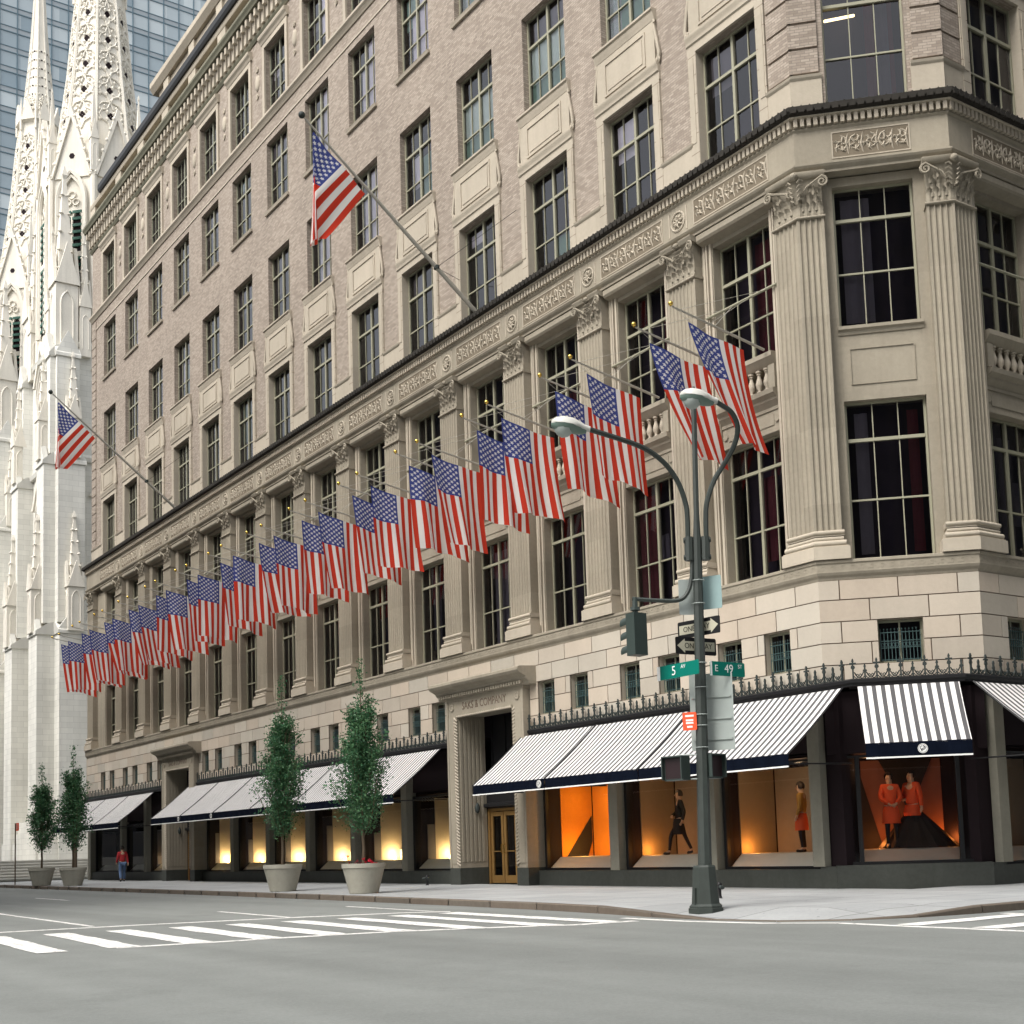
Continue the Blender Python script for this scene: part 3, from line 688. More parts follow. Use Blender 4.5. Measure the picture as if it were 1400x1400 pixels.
# frieze relief: a foliage scroll per bay and a rosette over each pilaster
def relief(w):
    mb=MB(); h=.27; zc=17.99
    for a,b,c,d in ((-w/2-.05,w/2+.05,zc-h-.07,zc-h-.04),(-w/2-.05,w/2+.05,zc+h+.04,zc+h+.07),(-w/2-.05,-w/2-.02,zc-h-.04,zc+h+.04),(w/2+.02,w/2+.05,zc-h-.04,zc+h+.04)): mb.box(L0,a,b,-.11,-.085,c,d)
    n=max(2,int(round(w/.38))); s=w/n
    for i in range(n):
        u=-w/2+s*(i+.5); sg=1 if i%2 else -1
        P=[L0.p(u+(.17-.145*t/13)*math.cos(sg*t*.62+PI*.5)*1.05,-.095,zc+(.21-.18*t/13)*math.sin(sg*t*.62+PI*.5)) for t in range(14)]
        mb.tube(P,[.030-.0009*t for t in range(14)],4)
        for q in range(5):
            a=q*1.26+i; mb.tube([L0.p(u+.05*math.cos(a),-.09,zc+.05*math.sin(a)),L0.p(u+.15*math.cos(a),-.085,zc+.16*math.sin(a)),L0.p(u+.19*math.cos(a+.35),-.1,zc+.23*math.sin(a+.35))],[.022,.034,.008],4)
        mb.tube([L0.p(u+s/2,-.1,zc-.26),L0.p(u+s/2-.05,-.08,zc-.05*sg),L0.p(u+s/2,-.1,zc+.26)],[.012,.032,.012],4)
    return mb
M['soot']=stone('sooty_stone',(.175,.145,.105),fine=.5)  # darker brown stone for the plate behind the frieze carving
def ground(w,par):
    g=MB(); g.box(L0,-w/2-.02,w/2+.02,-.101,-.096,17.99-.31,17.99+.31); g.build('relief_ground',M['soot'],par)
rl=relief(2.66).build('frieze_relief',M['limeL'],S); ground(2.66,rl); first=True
for F,l in ((FA,bc),(FB,bB)):
    for u in l:
        o=rl if first else dup(rl,S); first=False
        o.location=F.p(u,0,0); o.rotation_euler=(0,0,F.ang)
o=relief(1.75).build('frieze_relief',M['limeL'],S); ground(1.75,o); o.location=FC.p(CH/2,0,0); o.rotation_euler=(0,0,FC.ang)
mb=MB(); RX=Matrix.Rotation(PI/2,3,'X')
mb.lathe([(.235,-.01),(.235,.02),(.26,.035),(.29,.02),(.29,-.01)],20,L0.p(0,-.1,17.99),M=RX)
for q in range(8):
    a=q*PI/4; mb.tube([L0.p(.03*math.cos(a),-.09,17.99+.03*math.sin(a)),L0.p(.12*math.cos(a),-.07,17.99+.12*math.sin(a)),L0.p(.2*math.cos(a+.2),-.09,17.99+.2*math.sin(a+.2))],[.02,.045,.012],5)
mb.lathe([(.001,.06),(.04,.05),(.06,.02),(.06,-.01)],10,L0.p(0,-.1,17.99),M=RX)
for s in (-1,1): mb.box(L0,s*.345-.02,s*.345+.02,-.11,-.085,17.66,18.32)
ro=mb.build('rosette',M['limeL'],S,smooth=40); first=True
for F,l in ((FA,pc),(FB,pB)):
    for u in l:
        o=ro if first else dup(ro,S); first=False
        o.location=F.p(u,0,0); o.rotation_euler=(0,0,F.ang)

# --- brick upper storeys
UO=-.25; ROWS=[(19.05,22.45),(24.60,27.95),(30.05,33.35),(34.74,37.95)]; HW=1.12
mb=MB(); F=FA
def brickfront(F,centres,ua,ub,hw,rows=ROWS,top=40.2):
    xs=[ua]
    for c in sorted(centres): xs+= [c-hw,c+hw]
    xs.append(ub)
    for i in range(0,len(xs),2): mb.box(F,xs[i],xs[i+1],UO-.35,UO,19.04,top)
    for i in range(1,len(xs)-1,2):
        z=[r for q in rows for r in q]+[top]
        for j in range(1,len(z)-1,2): mb.box(F,xs[i],xs[i+1],UO-.35,UO-.0004,z[j],z[j+1])
e=corner_end(UO)
brickfront(FA,bc,ULu,e,HW); brickfront(FB,bB,-e,BE,HW)
cr=[(19.05,23.0),(24.9,28.2),(30.05,33.35),(34.74,37.95)]
brickfront(FC,[CH/2],-e*.414+.0,CH+e*.414,.98,cr)
part(mb,'brick_wall',M['brick'])
# banded brick quoins at the street corner
for F,u0,u1 in ((FA,-.86,corner_end(-.20)),(FC,-corner_end(-.20)*.414,.74),(FC,CH-.74,CH+corner_end(-.20)*.414),(FB,-corner_end(-.20),.86)):
    mb=MB()
    for q in range(20): mb.box(F,u0,u1,-.27,-.20,19.98+.67*q+.035,19.98+.67*q+.635)
    part(mb,'brick_quoin',M['brick'])
mb=MB()
for k in range(26): 
    z1=19.9+k*.55; mb.box(FA,ULu,ULu+.8,-.27,-.20,z1+.03,z1+.52)
part(mb,'brick_quoin',M['brick'])
# stone dado above the cornice
def dado(F,u0,u1): 
    mb=MB(); mb.box(F,u0,u1,-.27,-.19,19.03,19.82); mb.sweep(F,[(-.27,19.82),(-.185,19.82),(-.15,19.87),(-.13,19.93),(-.20,19.96),(-.27,19.96)],u0,u1); part(mb,'stone_dado',M['limeL'])
for p in pc: dado(FA,p-.64,p+.64)
dado(FB,4.32-.64,4.32+.64)
for F,u0,u1 in ((FA,-.93,corner_end(-.19)),(FC,-corner_end(-.19)*.414,.80),(FC,CH-.80,CH+corner_end(-.19)*.414),(FB,-corner_end(-.19),.93),(FA,ULu,bc[-1]-HW-.3)): dado(F,u0,u1)
# stone surround of the fifth floor window with the panel above it
def surround():
    mb=MB(); a,b=HW-.006,HW+.29
    for s in (-1,1):
        mb.box(L0,min(s*a,s*b),max(s*a,s*b),-.262,-.18,19.045,22.45); mb.box(L0,min(s*(a-.012),s*(a+.0)),max(s*(a-.012),s*(a+.0)),-.60,-.19,19.045,22.45)
        mb.box(L0,min(s*(a+.08),s*(b-.05)),max(s*(a+.08),s*(b-.05)),-.182,-.165,19.9,22.3)
        for q in range(6): mb.box(L0,min(s*(a-.003),s*(b+.003)),max(s*(a-.003),s*(b+.003)),-.258,-.178,19.6+q*.55,19.612+q*.55,1)
    mb.sweep(L0,[(-.60,22.451),(-.18,22.451),(-.18,22.66),(-.14,22.70),(-.14,22.82),(-.10,22.88),(-.10,22.96),(-.26,22.98),(-.26,22.99),(-.60,22.99)],-b-.02,b+.02)
    mb.box(L0,-b+.1,b-.1,-.262,-.17,22.992,24.26)
    for a0,a1,z0,z1 in ((-.92,.92,23.08,23.14),(-.92,.92,24.04,24.10),(-.92,-.86,23.14,24.04),(.86,.92,23.14,24.04)): mb.box(L0,a0,a1,-.172,-.14,z0,z1)
    mb.box(L0,-.78,.78,-.172,-.152,23.23,23.95)
    for s in (-1,1):      # scroll brackets
        P=[]
        for t in range(14):
            ang=-PI/2+t*.55; r=.11*(1-t/17); P.append(L0.p(s*(b-.02+r*math.cos(ang)*.9),-.19,23.05+r*math.sin(ang)))
        mb.tube(P,.035,5)
        mb.tube([L0.p(s*(b-.02),-.19,22.95),L0.p(s*(b+.06),-.19,23.2),L0.p(s*(b-.02),-.19,23.6),L0.p(s*(b-.12),-.19,24.1),L0.p(s*(b-.10),-.19,24.34)],[.05,.06,.055,.05,.04],6)
        mb.lathe([(.001,.05),(.05,.03),(.06,-.01)],8,L0.p(s*(b+.0),-.17,23.02),M=RX)
        mb.lathe([(.001,.04),(.045,.025),(.05,-.01)],8,L0.p(s*(b-.08),-.17,24.2),M=RX)
    mb.sweep(L0,[(-.60,24.262),(-.16,24.262),(-.13,24.38),(-.10,24.46),(-.10,24.50),(-.05,24.54),(-.05,24.60),(-.60,24.605)],-b+.06,b-.06)
    return mb.build('window_surround',[M['limeL'],M['joint']],S,smooth=35)
su=surround(); first=True
for F,l in ((FA,bc),(FB,bB)):
    for u in l:
        o=su if first else dup(su,S); first=False
        o.location=F.p(u,0,0); o.rotation_euler=(0,0,F.ang)
mb=MB()    # chamfer lintel and sills
mb.sweep(FC,[(-.60,23.0),(-.2,23.0),(-.14,23.1),(-.14,23.2),(-.6,23.22)],.7,CH-.7); mb.box(FC,.80,CH-.8,-.262,-.18,23.22,24.7); mb.sweep(FC,[(-.6,24.7),(-.14,24.7),(-.08,24.8),(-.08,24.9),(-.6,24.9)],.75,CH-.75)
part(mb,'corner_lintel',M['limeL'])
for F,l in ((FA,bc),(FB,bB)):
    for u in l:
        mb=MB(); mb.sweep(F,[(-.6,29.93),(-.16,29.93),(-.14,30.0),(-.12,30.05),(-.6,30.052)],u-HW-.1,u+HW+.1); part(mb,'window_sill',M['limeL'])
mb=MB(); mb.loop([(-.6,34.30),(-.2,34.30),(-.17,34.36),(-.12,34.44),(-.05,34.52),(-.05,34.62),(-.25,34.72),(-.6,34.72)],ULu-.1,BE); mb.loop([(-.6,33.62),(-.215,33.62),(-.215,33.68),(-.6,33.68)],ULu,BE)
part(mb,'string_course',M['limeL'])
# attic storey: stone frames with hoods, oval cartouches
def attic():
    mb=MB(); a,b=HW-.006,HW+.22
    for s in (-1,1): mb.box(L0,min(s*a,s*b),max(s*a,s*b),-.262,-.17,34.72,37.96)
    mb.box(L0,-b,b,-.262,-.17,37.962,38.2); pass
    mb.sweep(L0,[(-.26,38.2),(-.15,38.2),(-.1,38.32),(-.02,38.42),(0,38.5),(0,38.56),(-.26,38.62)],-b-.1,b+.1)
    return mb.build('attic_surround',M['limeL'],S)
def cart():
    mb=MB(); mb.lathe([(.001,.09),(.12,.08),(.19,.05),(.21,.0)],16,L0.p(0,-.25,36.75),M=RX@Matrix.Diagonal((1,1.9,1)))
    for s,z in ((1,37.28),(-1,36.2)):
        for d in (-1,1): mb.tube([L0.p(d*(.02+.09*math.sin(t*.5)),-.22,z+s*(.0+.035*t)) for t in range(7)],.03,5)
        mb.tube([L0.p(0,-.22,z),L0.p(0,-.2,z+s*.28)],[.05,.015],5)
    return mb.build('cartouche',M['limeL'],S,smooth=50)
at_=attic(); ca=cart(); f1=f2=True
for u in bc:
    o=at_ if f1 else dup(at_,S); f1=False; o.location=FA.p(u,0,0)
for u in pc:
    o=ca if f2 else dup(ca,S); f2=False; o.location=FA.p(u,0,0)
# main cornice, brackets, parapet
mb=MB(); mb.loop([(-.6,38.82),(-.2,38.82),(-.12,38.95),(-.12,39.02),(-.22,39.04),(-.22,39.95),(.02,39.98),(.02,40.0),(.22,40.02),(.26,40.12),(.34,40.24),(.34,40.36),(-.6,40.42)],ULu-.2,BE)
part(mb,'main_cornice',M['coppergreen'])
mb=MB(); n=int(58/.5)
for i in range(n):
    u=ULu+.1+i*.5; mb.fex(FA,[(u-.12,39.06),(u+.12,39.06),(u+.14,39.9),(u-.14,39.9)],-.24,-.02); mb.box(FA,u-.1,u+.1,-.2,.16,39.62,39.96)
part(mb,'cornice_bracket',M['limeL'])
mb=MB(); mb.loop([(-.8,40.42),(-.05,40.42),(-.05,40.62),(-.15,40.64),(-.15,40.70),(-.8,40.70)],ULu,BE); mb.loop([(-.8,41.55),(-.1,41.55),(-.05,41.66),(-.05,41.8),(-.8,41.8)],ULu,BE)
for p in pc+[0.4+ULu]: mb.box(FA,p-.5,p+.5,-.7,-.12,40.69,41.56)
for u in bc:
    for i in range(9): mb.lathe([(.09,0),(.05,.1),(.1,.3),(.05,.6),(.06,.7),(.09,.86)],6,FA.p(u-1.2+.3*i,-.4,40.695))
part(mb,'parapet',M['limeL'],smooth=40)
mb=MB(); mb.loop([(-.9,41.802),(.05,41.802),(.12,41.95),(.12,42.25),(-.9,42.3)],ULu+2.2,BE); part(mb,'roof_gutter',M['black'])
mb=MB(); mb.box(FA,-49.5,-6,-9,-1.6,40.3,45.6); mb.sweep(FA,[(-9,45.6),(-1.4,45.6),(-1.2,45.9),(-1.2,46.2),(-9,46.2)],-50,-6); mb.box(FA,-42,-6,-10,-2.6,46.2,52); mb.sweep(FA,[(-10,52),(-2.4,52),(-2.2,52.4),(-10,52.5)],-42.4,-6)
for k in range(10): mb.box(FA,-48+4*k-.4,-48+4*k+.4,-1.61,-1.45,40.4,45.6)
part(mb,'penthouse',M['limeL'])

# --- windows
def win(kind,name,w,h,trans,rail,cols=4,blind=None,mull=True):
    f=MB(); b=.055; d0,d1=-.05,.04
    f.box(L0,-w/2,-w/2+b,d0,d1,0,h); f.box(L0,w/2-b,w/2,d0,d1,0,h); f.box(L0,-w/2+b,w/2-b,d0,d1,0,b); f.box(L0,-w/2+b,w/2-b,d0,d1,h-b,h)
    zt,zr=h*trans,h*rail
    segs=[(-w/2+b,-.042),(.042,w/2-b)] if mull else [(-w/2+b,w/2-b)]
    if mull: f.box(L0,-.042,.042,d0,d1+.01,b,h-b)
    for a,c in segs:
        f.box(L0,a,c,d0,d1+.015,zt-.04,zt+.04); f.box(L0,a,c,d0+.01,d1-.01,zr-.022,zr+.022)
        m_=cols//2 if mull else cols
        for i in range(1,m_):
            u=a+(c-a)*i/m_
            for z0,z1 in ((b,zr-.022),(zr+.022,zt-.04),(zt+.04,h-b)): f.box(L0,u-.012,u+.012,d0+.015,d1-.02,z0,z1)
    fr=f.build(name,M['frame'] if name!='attic_window' else M['frameD'],S)
    g=MB()
    g.face([L0.p(-w/2+b,-.01,b),L0.p(w/2-b,-.01,b),L0.p(w/2-b,-.01,h-b),L0.p(-w/2+b,-.01,h-b)]); g.build('glass',M['glass'],fr,fix=False)
    if blind:
        for (a,c,z0,z1,mat) in blind:
            q=MB(); q.box(L0,-w/2+b+(w-2*b)*a,-w/2+b+(w-2*b)*c,-.095,-.085,z0*h,z1*h); q.build('window_blind',M[mat],fr)
    return fr
late=[]
def place(proto,F,u,o,z,used=set()):
    ob=proto if proto.name not in used else dup(proto,S)
    used.add(proto.name); bk=proto.name.split('.')[0]; late.append((ob,bk)); ob.location=F.p(u,o,z); ob.rotation_euler=(0,0,F.ang); return ob
GO=-.50; TO=-.72
def drapes(ob,w,h,r,tall):
    n=r.randint(1,3) if tall else (r.randint(0,1))
    for _ in range(n):
        q=MB()
        if tall:
            a=r.uniform(-.5,.38)*w; b=min(w*.46,a+r.uniform(.12,.38)*w); z0,z1=(.06*h,.95*h) if r.random()<.6 else (r.uniform(.05,.4)*h,r.uniform(.5,.97)*h); d=r.uniform(.16,.34); m_=r.choice(['drape','drapeg','drape','blindgr'])
            k=max(3,int((b-a)/.12)); pts=[(a+(b-a)*i/k,-d-(.03 if i%2 else 0)) for i in range(k+1)]
            for i in range(k): q.face([L0.p(pts[i][0],pts[i][1],z0),L0.p(pts[i+1][0],pts[i+1][1],z0),L0.p(pts[i+1][0],pts[i+1][1],z1),L0.p(pts[i][0],pts[i][1],z1)])
        else:
            m_=r.choice(['blindgr','blindd','blindgr','blindw']); z0=r.uniform(.35,.85); a,b=r.choice(((-.46,.46),(-.46,-.03),(.03,.46))); q.box(L0,a*w,b*w,-.13,-.12,z0*h,.97*h)
        q.build('window_drape' if tall else 'window_blind',M[m_],ob,fix=False)
DR=random.Random(23)
U5=win('u5','upper_window',2.23,3.38,.70,.335)
U5g=win('u5','upper_window',2.23,3.38,.70,.335,blind=[(.5,1,.02,.33,'blindd')])
U6=win('u6','upper_window',2.23,3.33,.70,.335)
U6g=win('u6','upper_window',2.23,3.33,.70,.335,blind=[(0,1,.33,.70,'blindg'),(0,1,.02,.33,'blindd')])
U6d=win('u6','upper_window',2.23,3.33,.70,.335,blind=[(0,1,.02,.98,'blindd'),(0,.25,.02,.62,'blindw')])
U6w=win('u6','upper_window',2.23,3.33,.70,.335,blind=[(.26,.5,.02,.7,'blindw'),(.52,1,.02,.96,'blindw')])
U6v=win('u6','upper_window',2.23,3.33,.70,.335,blind=[(.2,.45,.3,.66,'blindw'),(.5,1,.02,.6,'blindd')])
U6h=win('u6','upper_window',2.23,3.33,.70,.335,blind=[(0,1,.62,.98,'blindgr')])
AT=win('at','attic_window',2.23,3.20,.62,.30); ATw=win('at','attic_window',2.23,3.20,.62,.30,blind=[(.5,1,.3,.96,'blindw')])
TU=win('tu','tall_window',2.09,3.52,.70,.33); TL=win('tl','tall_window',2.09,3.62,.79,.36)
r5={2:U5g,3:U6 and U5}; r6={0:U6,1:U6d,2:U6g,3:U6g,4:U6v,5:U6w,6:U6w,7:U6,8:U6h,10:U6v,13:U6w}
r7={4:U6w,5:U6w,6:U6w,7:U6h,3:U6d,2:U6g,9:U6h,12:U6w}
for k,u in enumerate(bc):
    place(U5g if k==2 else U5,FA,u,GO,19.06)
    place(r6.get(k,U6),FA,u,GO,24.61); place(r7.get(k,U6),FA,u,GO,30.04)
    place(ATw if k in (6,) else AT,FA,u,GO,34.745)
    place(TU,FA,u,TO,13.40); place(TL,FA,u,TO,7.73)
for u in bB:
    place(U5,FB,u,GO,19.06); place(U6,FB,u,GO,24.61); place(U6,FB,u,GO,30.04); place(TU,FB,u,TO,13.40); place(TL,FB,u,TO,7.73)
for n_,z,h,tr,rl_ in (('tall_window',7.73,3.93,.76,.385),('tall_window',13.515,3.565,.77,.39),('upper_window',19.06,3.92,.70,.35)):
    w_=win('c',n_,1.9 if z<19 else 1.95,h,tr,rl_,cols=3,mull=False); w_.location=FC.p(CH/2,TO+.1 if z<19 else GO,z); w_.rotation_euler=(0,0,FC.ang); drapes(w_,1.85,h,DR,True)
for ob,bk in late: drapes(ob,2.1,3.5 if bk=='tall_window' else (2.25 if bk=='attic_window' else 3.3),DR,bk=='tall_window')
mb=MB(); mb.tube([FC.p(.98,-.62,21.55),FC.p(1.75,-1.1,21.9)],.035,6); part(mb,'ceiling_light_tube',M['tubeL'])

# ================================================================== street level of the store
PZ=.45
shop=[k for k in range(NB) if k not in (3,10)]
edges=[UL]+[p for p in pc]+[None]
mb=MB(); dk=MB(); tr_=MB()
def bay_range(k):
    a=pc[k] if k<NB-1 else UL+.55
    b=pc[k-1] if k>0 else -.62
    if k==2: a=bc[3]+2.27
    if k==4: b=bc[3]-2.27
    if k==9: a=bc[10]+2.27
    if k==11: b=bc[10]-2.27
    return a,b
bays=[(FA,)+bay_range(k)+(k,) for k in shop]+[(FB,.62,pB[0],20),(FB,pB[0],8.34,21)]
for F,a,b,k in bays:
    mb=MB(); mb.box(F,a+.0005,b-.0005,-.95,-.28,-.3,PZ); part(mb,'granite_plinth',M['granite'])
mb=MB()
mb.vex(FA,[(-.62,-.28),(-.62,-.95),(-.30,-.95),(corner_end(-.28),-.28)],-.3,PZ+.06); 
mb.vex(FC,[(-.28*-.414*0+.12,-.28),(CH-.12,-.28),(CH-.12,-.95),(.12,-.95)],-.3,.53)
mb.vex(FB,[(.62,-.28),(.62,-.95),(.30,-.95),(-corner_end(-.28),-.28)],-.3,PZ+.06)
part(mb,'corner_plinth',M['granite'])
# stone piers between the shop windows
def spier(*a):
    mb=MB(); mb.box(*a); part(mb,'shopfront_pier',M['pierst'])
for i,p in enumerate(pc):
    if i not in (2,3,9,10): spier(FA,p-.20,p+.20,-.66,-.26,PZ+.001,4.62)
spier(FA,UL,UL+.55,-.96,-.2,-.3,4.62); spier(FA,-.80,-.44,-.46,-.24,PZ+.062,4.62); spier(FB,.44,.80,-.46,-.24,PZ+.062,4.62); spier(FB,pB[0]-.2,pB[0]+.2,-.66,-.26,PZ+.001,4.62); spier(FB,8.34,BE,-1.,-.24,-.3,4.62)
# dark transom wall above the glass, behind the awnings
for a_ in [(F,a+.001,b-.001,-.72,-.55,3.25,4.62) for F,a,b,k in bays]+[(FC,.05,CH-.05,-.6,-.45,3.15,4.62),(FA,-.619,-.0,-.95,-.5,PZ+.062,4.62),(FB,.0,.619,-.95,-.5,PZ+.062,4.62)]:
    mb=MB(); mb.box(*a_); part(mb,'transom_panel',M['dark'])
# canopy fascia and its wrought iron cresting
BC=.62
def ranges():   # avenue front is interrupted by the two portals
    return [(UL-.05,bc[10]-2.36),(bc[10]+2.36,bc[3]-2.36)]
mb=MB(); prof=[(-.14,4.62),(.02,4.62),(.02,4.66),(.06,4.70),(.06,4.76),(.0,4.795),(-.14,4.795)]
for a,b in ranges(): mb.sweep(FA,prof,a,b)
mb.loop(prof,bc[3]+2.36,BE,bC=BC); mb.vex(FC,[(.62,-.12),(CH-.62,-.12),(CH-.64,.50),(.64,.50)],4.63,4.79)
part(mb,'canopy_fascia',M['black'])
cr_=MB()
def crest(F,u0,u1,o):
    n=max(2,int(round((u1-u0)/.275))); s=(u1-u0)/n
    for i in range(n+1):
        u=u0+s*i; h=.40 if i%2==0 else .27; z=4.79
        cr_.box(F,u-.018,u+.018,o-.02,o+.02,z,z+h)
        cr_.fex(F,[(u-.05,z+h*.62),(u,z+h*.5),(u+.05,z+h*.62),(u+.035,z+h*.78),(u,z+h*.7),(u-.035,z+h*.78)],o-.015,o+.015)
        cr_.fex(F,[(u-.03,z+h),(u+.03,z+h),(u+.015,z+h+.05),(u,z+h+.075),(u-.015,z+h+.05)],o-.02,o+.02)
        if i%2==0: cr_.fex(F,[(u-.075,z+h-.07),(u+.075,z+h-.07),(u+.075,z+h-.03),(u-.075,z+h-.03)],o-.016,o+.016)
        if i<n:
            for q in (-1,1): cr_.tube([F.p(u+s/2+q*(.02+.055*t/7)+q*.035*math.cos(t*.9),o,z+.06+.05*math.sin(t*.9)) for t in range(8)],.014,3,cap=False)
            cr_.tube([F.p(u+.03,o,z+.15),F.p(u+s*.3,o,z+.06),F.p(u+s/2,o,z+.02),F.p(u+s*.7,o,z+.06),F.p(u+s-.03,o,z+.15)],.016,3)
for a,b in ranges(): crest(FA,a+.05,b-.05,.0)
crest(FA,bc[3]+2.4,BC,.0); crest(FC,BC+.05,CH-BC-.05,BC); crest(FB,-BC,BE,.0)
part(cr_,'iron_cresting',M['iron'])
# --- portals
def textmesh(txt,size,mat,parent,name,loc,rot,ext=.008,sx=1.,align='CENTER'):
    cu=bpy.data.curves.new('t','FONT'); cu.body=txt; cu.size=size; cu.extrude=ext; cu.align_x=align; cu.align_y='CENTER'
    ob=bpy.data.objects.new('t',cu); COL.objects.link(ob); dg=bpy.context.evaluated_depsgraph_get(); dg.update()
    me=bpy.data.meshes.new_from_object(ob.evaluated_get(dg)); COL.objects.unlink(ob); bpy.data.objects.remove(ob); bpy.data.curves.remove(cu)
    me.name=name; me.materials.clear(); me.materials.append(mat)
    for v in me.vertices: v.co=(v.co.x*sx,-v.co.z,v.co.y)
    return link(name,me,parent,loc,rot)
def portal(c):
    mb=MB(); oi=1.66; oo=2.27
    for s in (-1,1):
        a,b=sorted((c+s*oi,c+s*oo)); mb.box(FA,a,b,-1.0,.10,.55,6.12)
        a2,b2=sorted((c+s*(oi+.14),c+s*(oo-.12))); mb.box(FA,a2,b2,.09,.125,.7,5.6)
        mb.box(FA,*sorted((c+s*(oo-.10),c+s*oo)),.099,.13,.56,6.1)
        # fluted return inside the opening
        for q in range(6): mb.box(FA,*sorted((c+s*(oi-.025),c+s*(oi+.01))),-.88+q*.16,-.79+q*.16,.75,5.5)
    mb.box(FA,c-oi,c+oi,-1.0,.10,5.62,6.12); mb.box(FA,c-oi+.0,c+oi,.09,.14,5.60,5.66)
    mb.box(FA,c-oo-.02,c+oo+.02,-.2,.115,6.121,6.20)
    mb.sweep(FA,[(-.3,6.20),(.14,6.20),(.18,6.30),(.28,6.38),(.30,6.44),(.52,6.54),(.58,6.62),(.58,6.70),(.5,6.74),(-.3,6.78)],c-oo-.42,c+oo+.42)
    for i in range(34): mb.box(FA,c-oo-.2+i*.145,c-oo-.12+i*.145,.1,.30,6.23,6.33)
    o=part(mb,'portal',M['lime'])
    r=MB()
    for s in (-1,1):
        n=46
        for i in range(n):
            z=.62+i*(4.92/n); r.tube([FA.p(c+s*(oi+.0),.10,z),FA.p(c+s*(oi+.075),.15,z+.06),FA.p(c+s*(oi+.14),.11,z+.13)],[.03,.042,.03],4)
    for i in range(30):
        u=c-oi+.08+i*(2*oi-.16)/29; r.tube([FA.p(u-.05,.10,5.62),FA.p(u,.15,5.59),FA.p(u+.05,.10,5.57)],[.03,.04,.03],4)
    r.build('rope_moulding',M['limeL'],o,smooth=50)
    for s in (-1,1):
        g=MB(); g.box(FA,*sorted((c+s*(oi-.0),c+s*(oo+.01))),-1.01,.12,-.3,.549); g.build('granite_base',M['granite'],o)
    t=textmesh('SAKS & COMPANY',.36,M['joint'],o,'carved_lettering',FA.p(c,.095,5.90),0.,ext=.012,sx=.88)
    m_=MB()
    for s in (-1,1):
        m_.lathe([(.13,-.01),(.13,.03),(.10,.045),(.05,.03),(.001,.05)],12,FA.p(c+s*1.93,.10,5.9),M=RX)
        for z in (1.62,1.72,1.80): m_.box(FA,c+s*1.93-.10,c+s*1.93+.10,.124,.131,z,z+.04)
    m_.build('medallion',M['lime'],o)
    # brass doors, dark bronze transom, dark vestibule glazing
    w=MB(); w.box(FA,c-oi,c+oi,-1.35,-1.02,2.5,2.95); w.sweep(FA,[(-1.05,2.52),(-.85,2.55),(-.85,2.64),(-1.05,2.7)],c-oi+.01,c+oi-.01)
    w.box(FA,c-oi,c+oi,-1.5,-1.3,2.951,5.62)
    for q in range(5): w.box(FA,c-oi+q*.8,c-oi+q*.8+.06,-1.3,-1.24,2.95,5.6)
    w.build('bronze_transom',M['black'],o)
    fr=MB(); fr.box(FA,c-oi+.01,c+oi-.01,-1.15,-1.03,2.40,2.498)
    for x in (-oi+.01,-.05,oi-.11): fr.box(FA,c+x,c+x+.10,-1.15,-1.02,.0,2.40)
    fr.build('door_frame',M['brass'],o)
    for q in range(4):
        x0=c-oi+.13+q*.78+(.08 if q>1 else 0.); x1=x0+.74
        dm=MB()
        for a,b,z0,z1 in ((x0,x0+.12,.02,2.38),(x1-.12,x1,.02,2.38),(x0+.12,x1-.12,.02,.27),(x0+.12,x1-.12,2.24,2.38)): dm.box(FA,a,b,-1.13,-1.06,z0,z1)
        dm.box(FA,x0+.12,x1-.12,-1.05,-1.035,1.05,1.08)
        dd=dm.build('door',M['brass'] if c>-30 else M['maroon'],o)
        gm=MB(); gm.face([FA.p(x0+.12,-1.1,.27),FA.p(x1-.12,-1.1,.27),FA.p(x1-.12,-1.1,2.24),FA.p(x0+.12,-1.1,2.24)]); gm.build('glass',M['glass'],dd,fix=False)
        hm=MB(); hx=x1-.06 if q%2==0 else x0+.06
        hm.tube([FA.p(hx,-1.05,1.0),FA.p(hx,-.99,1.02),FA.p(hx,-.99,1.28),FA.p(hx,-1.05,1.3)],.014,5); hm.build('handle',M['gold'],dd)
    s_=MB(); s_.lathe([(.02,.0),(.07,.05),(.09,.2),(.05,.3),(.02,.36)],8,FA.p(c-oi+.12,-.55,2.35)); s_.box(FA,c-oi+.0,c-oi+.1,-.6,-.5,2.5,2.56); s_.build('wall_lantern',M['iron'],o,smooth=40)
    i_=MB(); i_.box(FA,c-oi,c+oi,-1.6,-1.55,0,2.5); i_.build('vestibule',M['dark'],o)
portal(bc[3]); portal(bc[10])
# fixtures on the wall: the boom rails behind the flags
for F,l in ((FA,bc),(FB,bB)):
    for u in l:
        mb=MB(); mb.tube([F.p(u-1.28,-.30,15.02),F.p(u+1.28,-.30,15.02)],.035,6)
        for s in (-1,1): mb.tube([F.p(u+s*1.2,-.30,15.02),F.p(u+s*1.2,-.45,15.02)],.02,4)
        part(mb,'boom_rail',M['frame'])

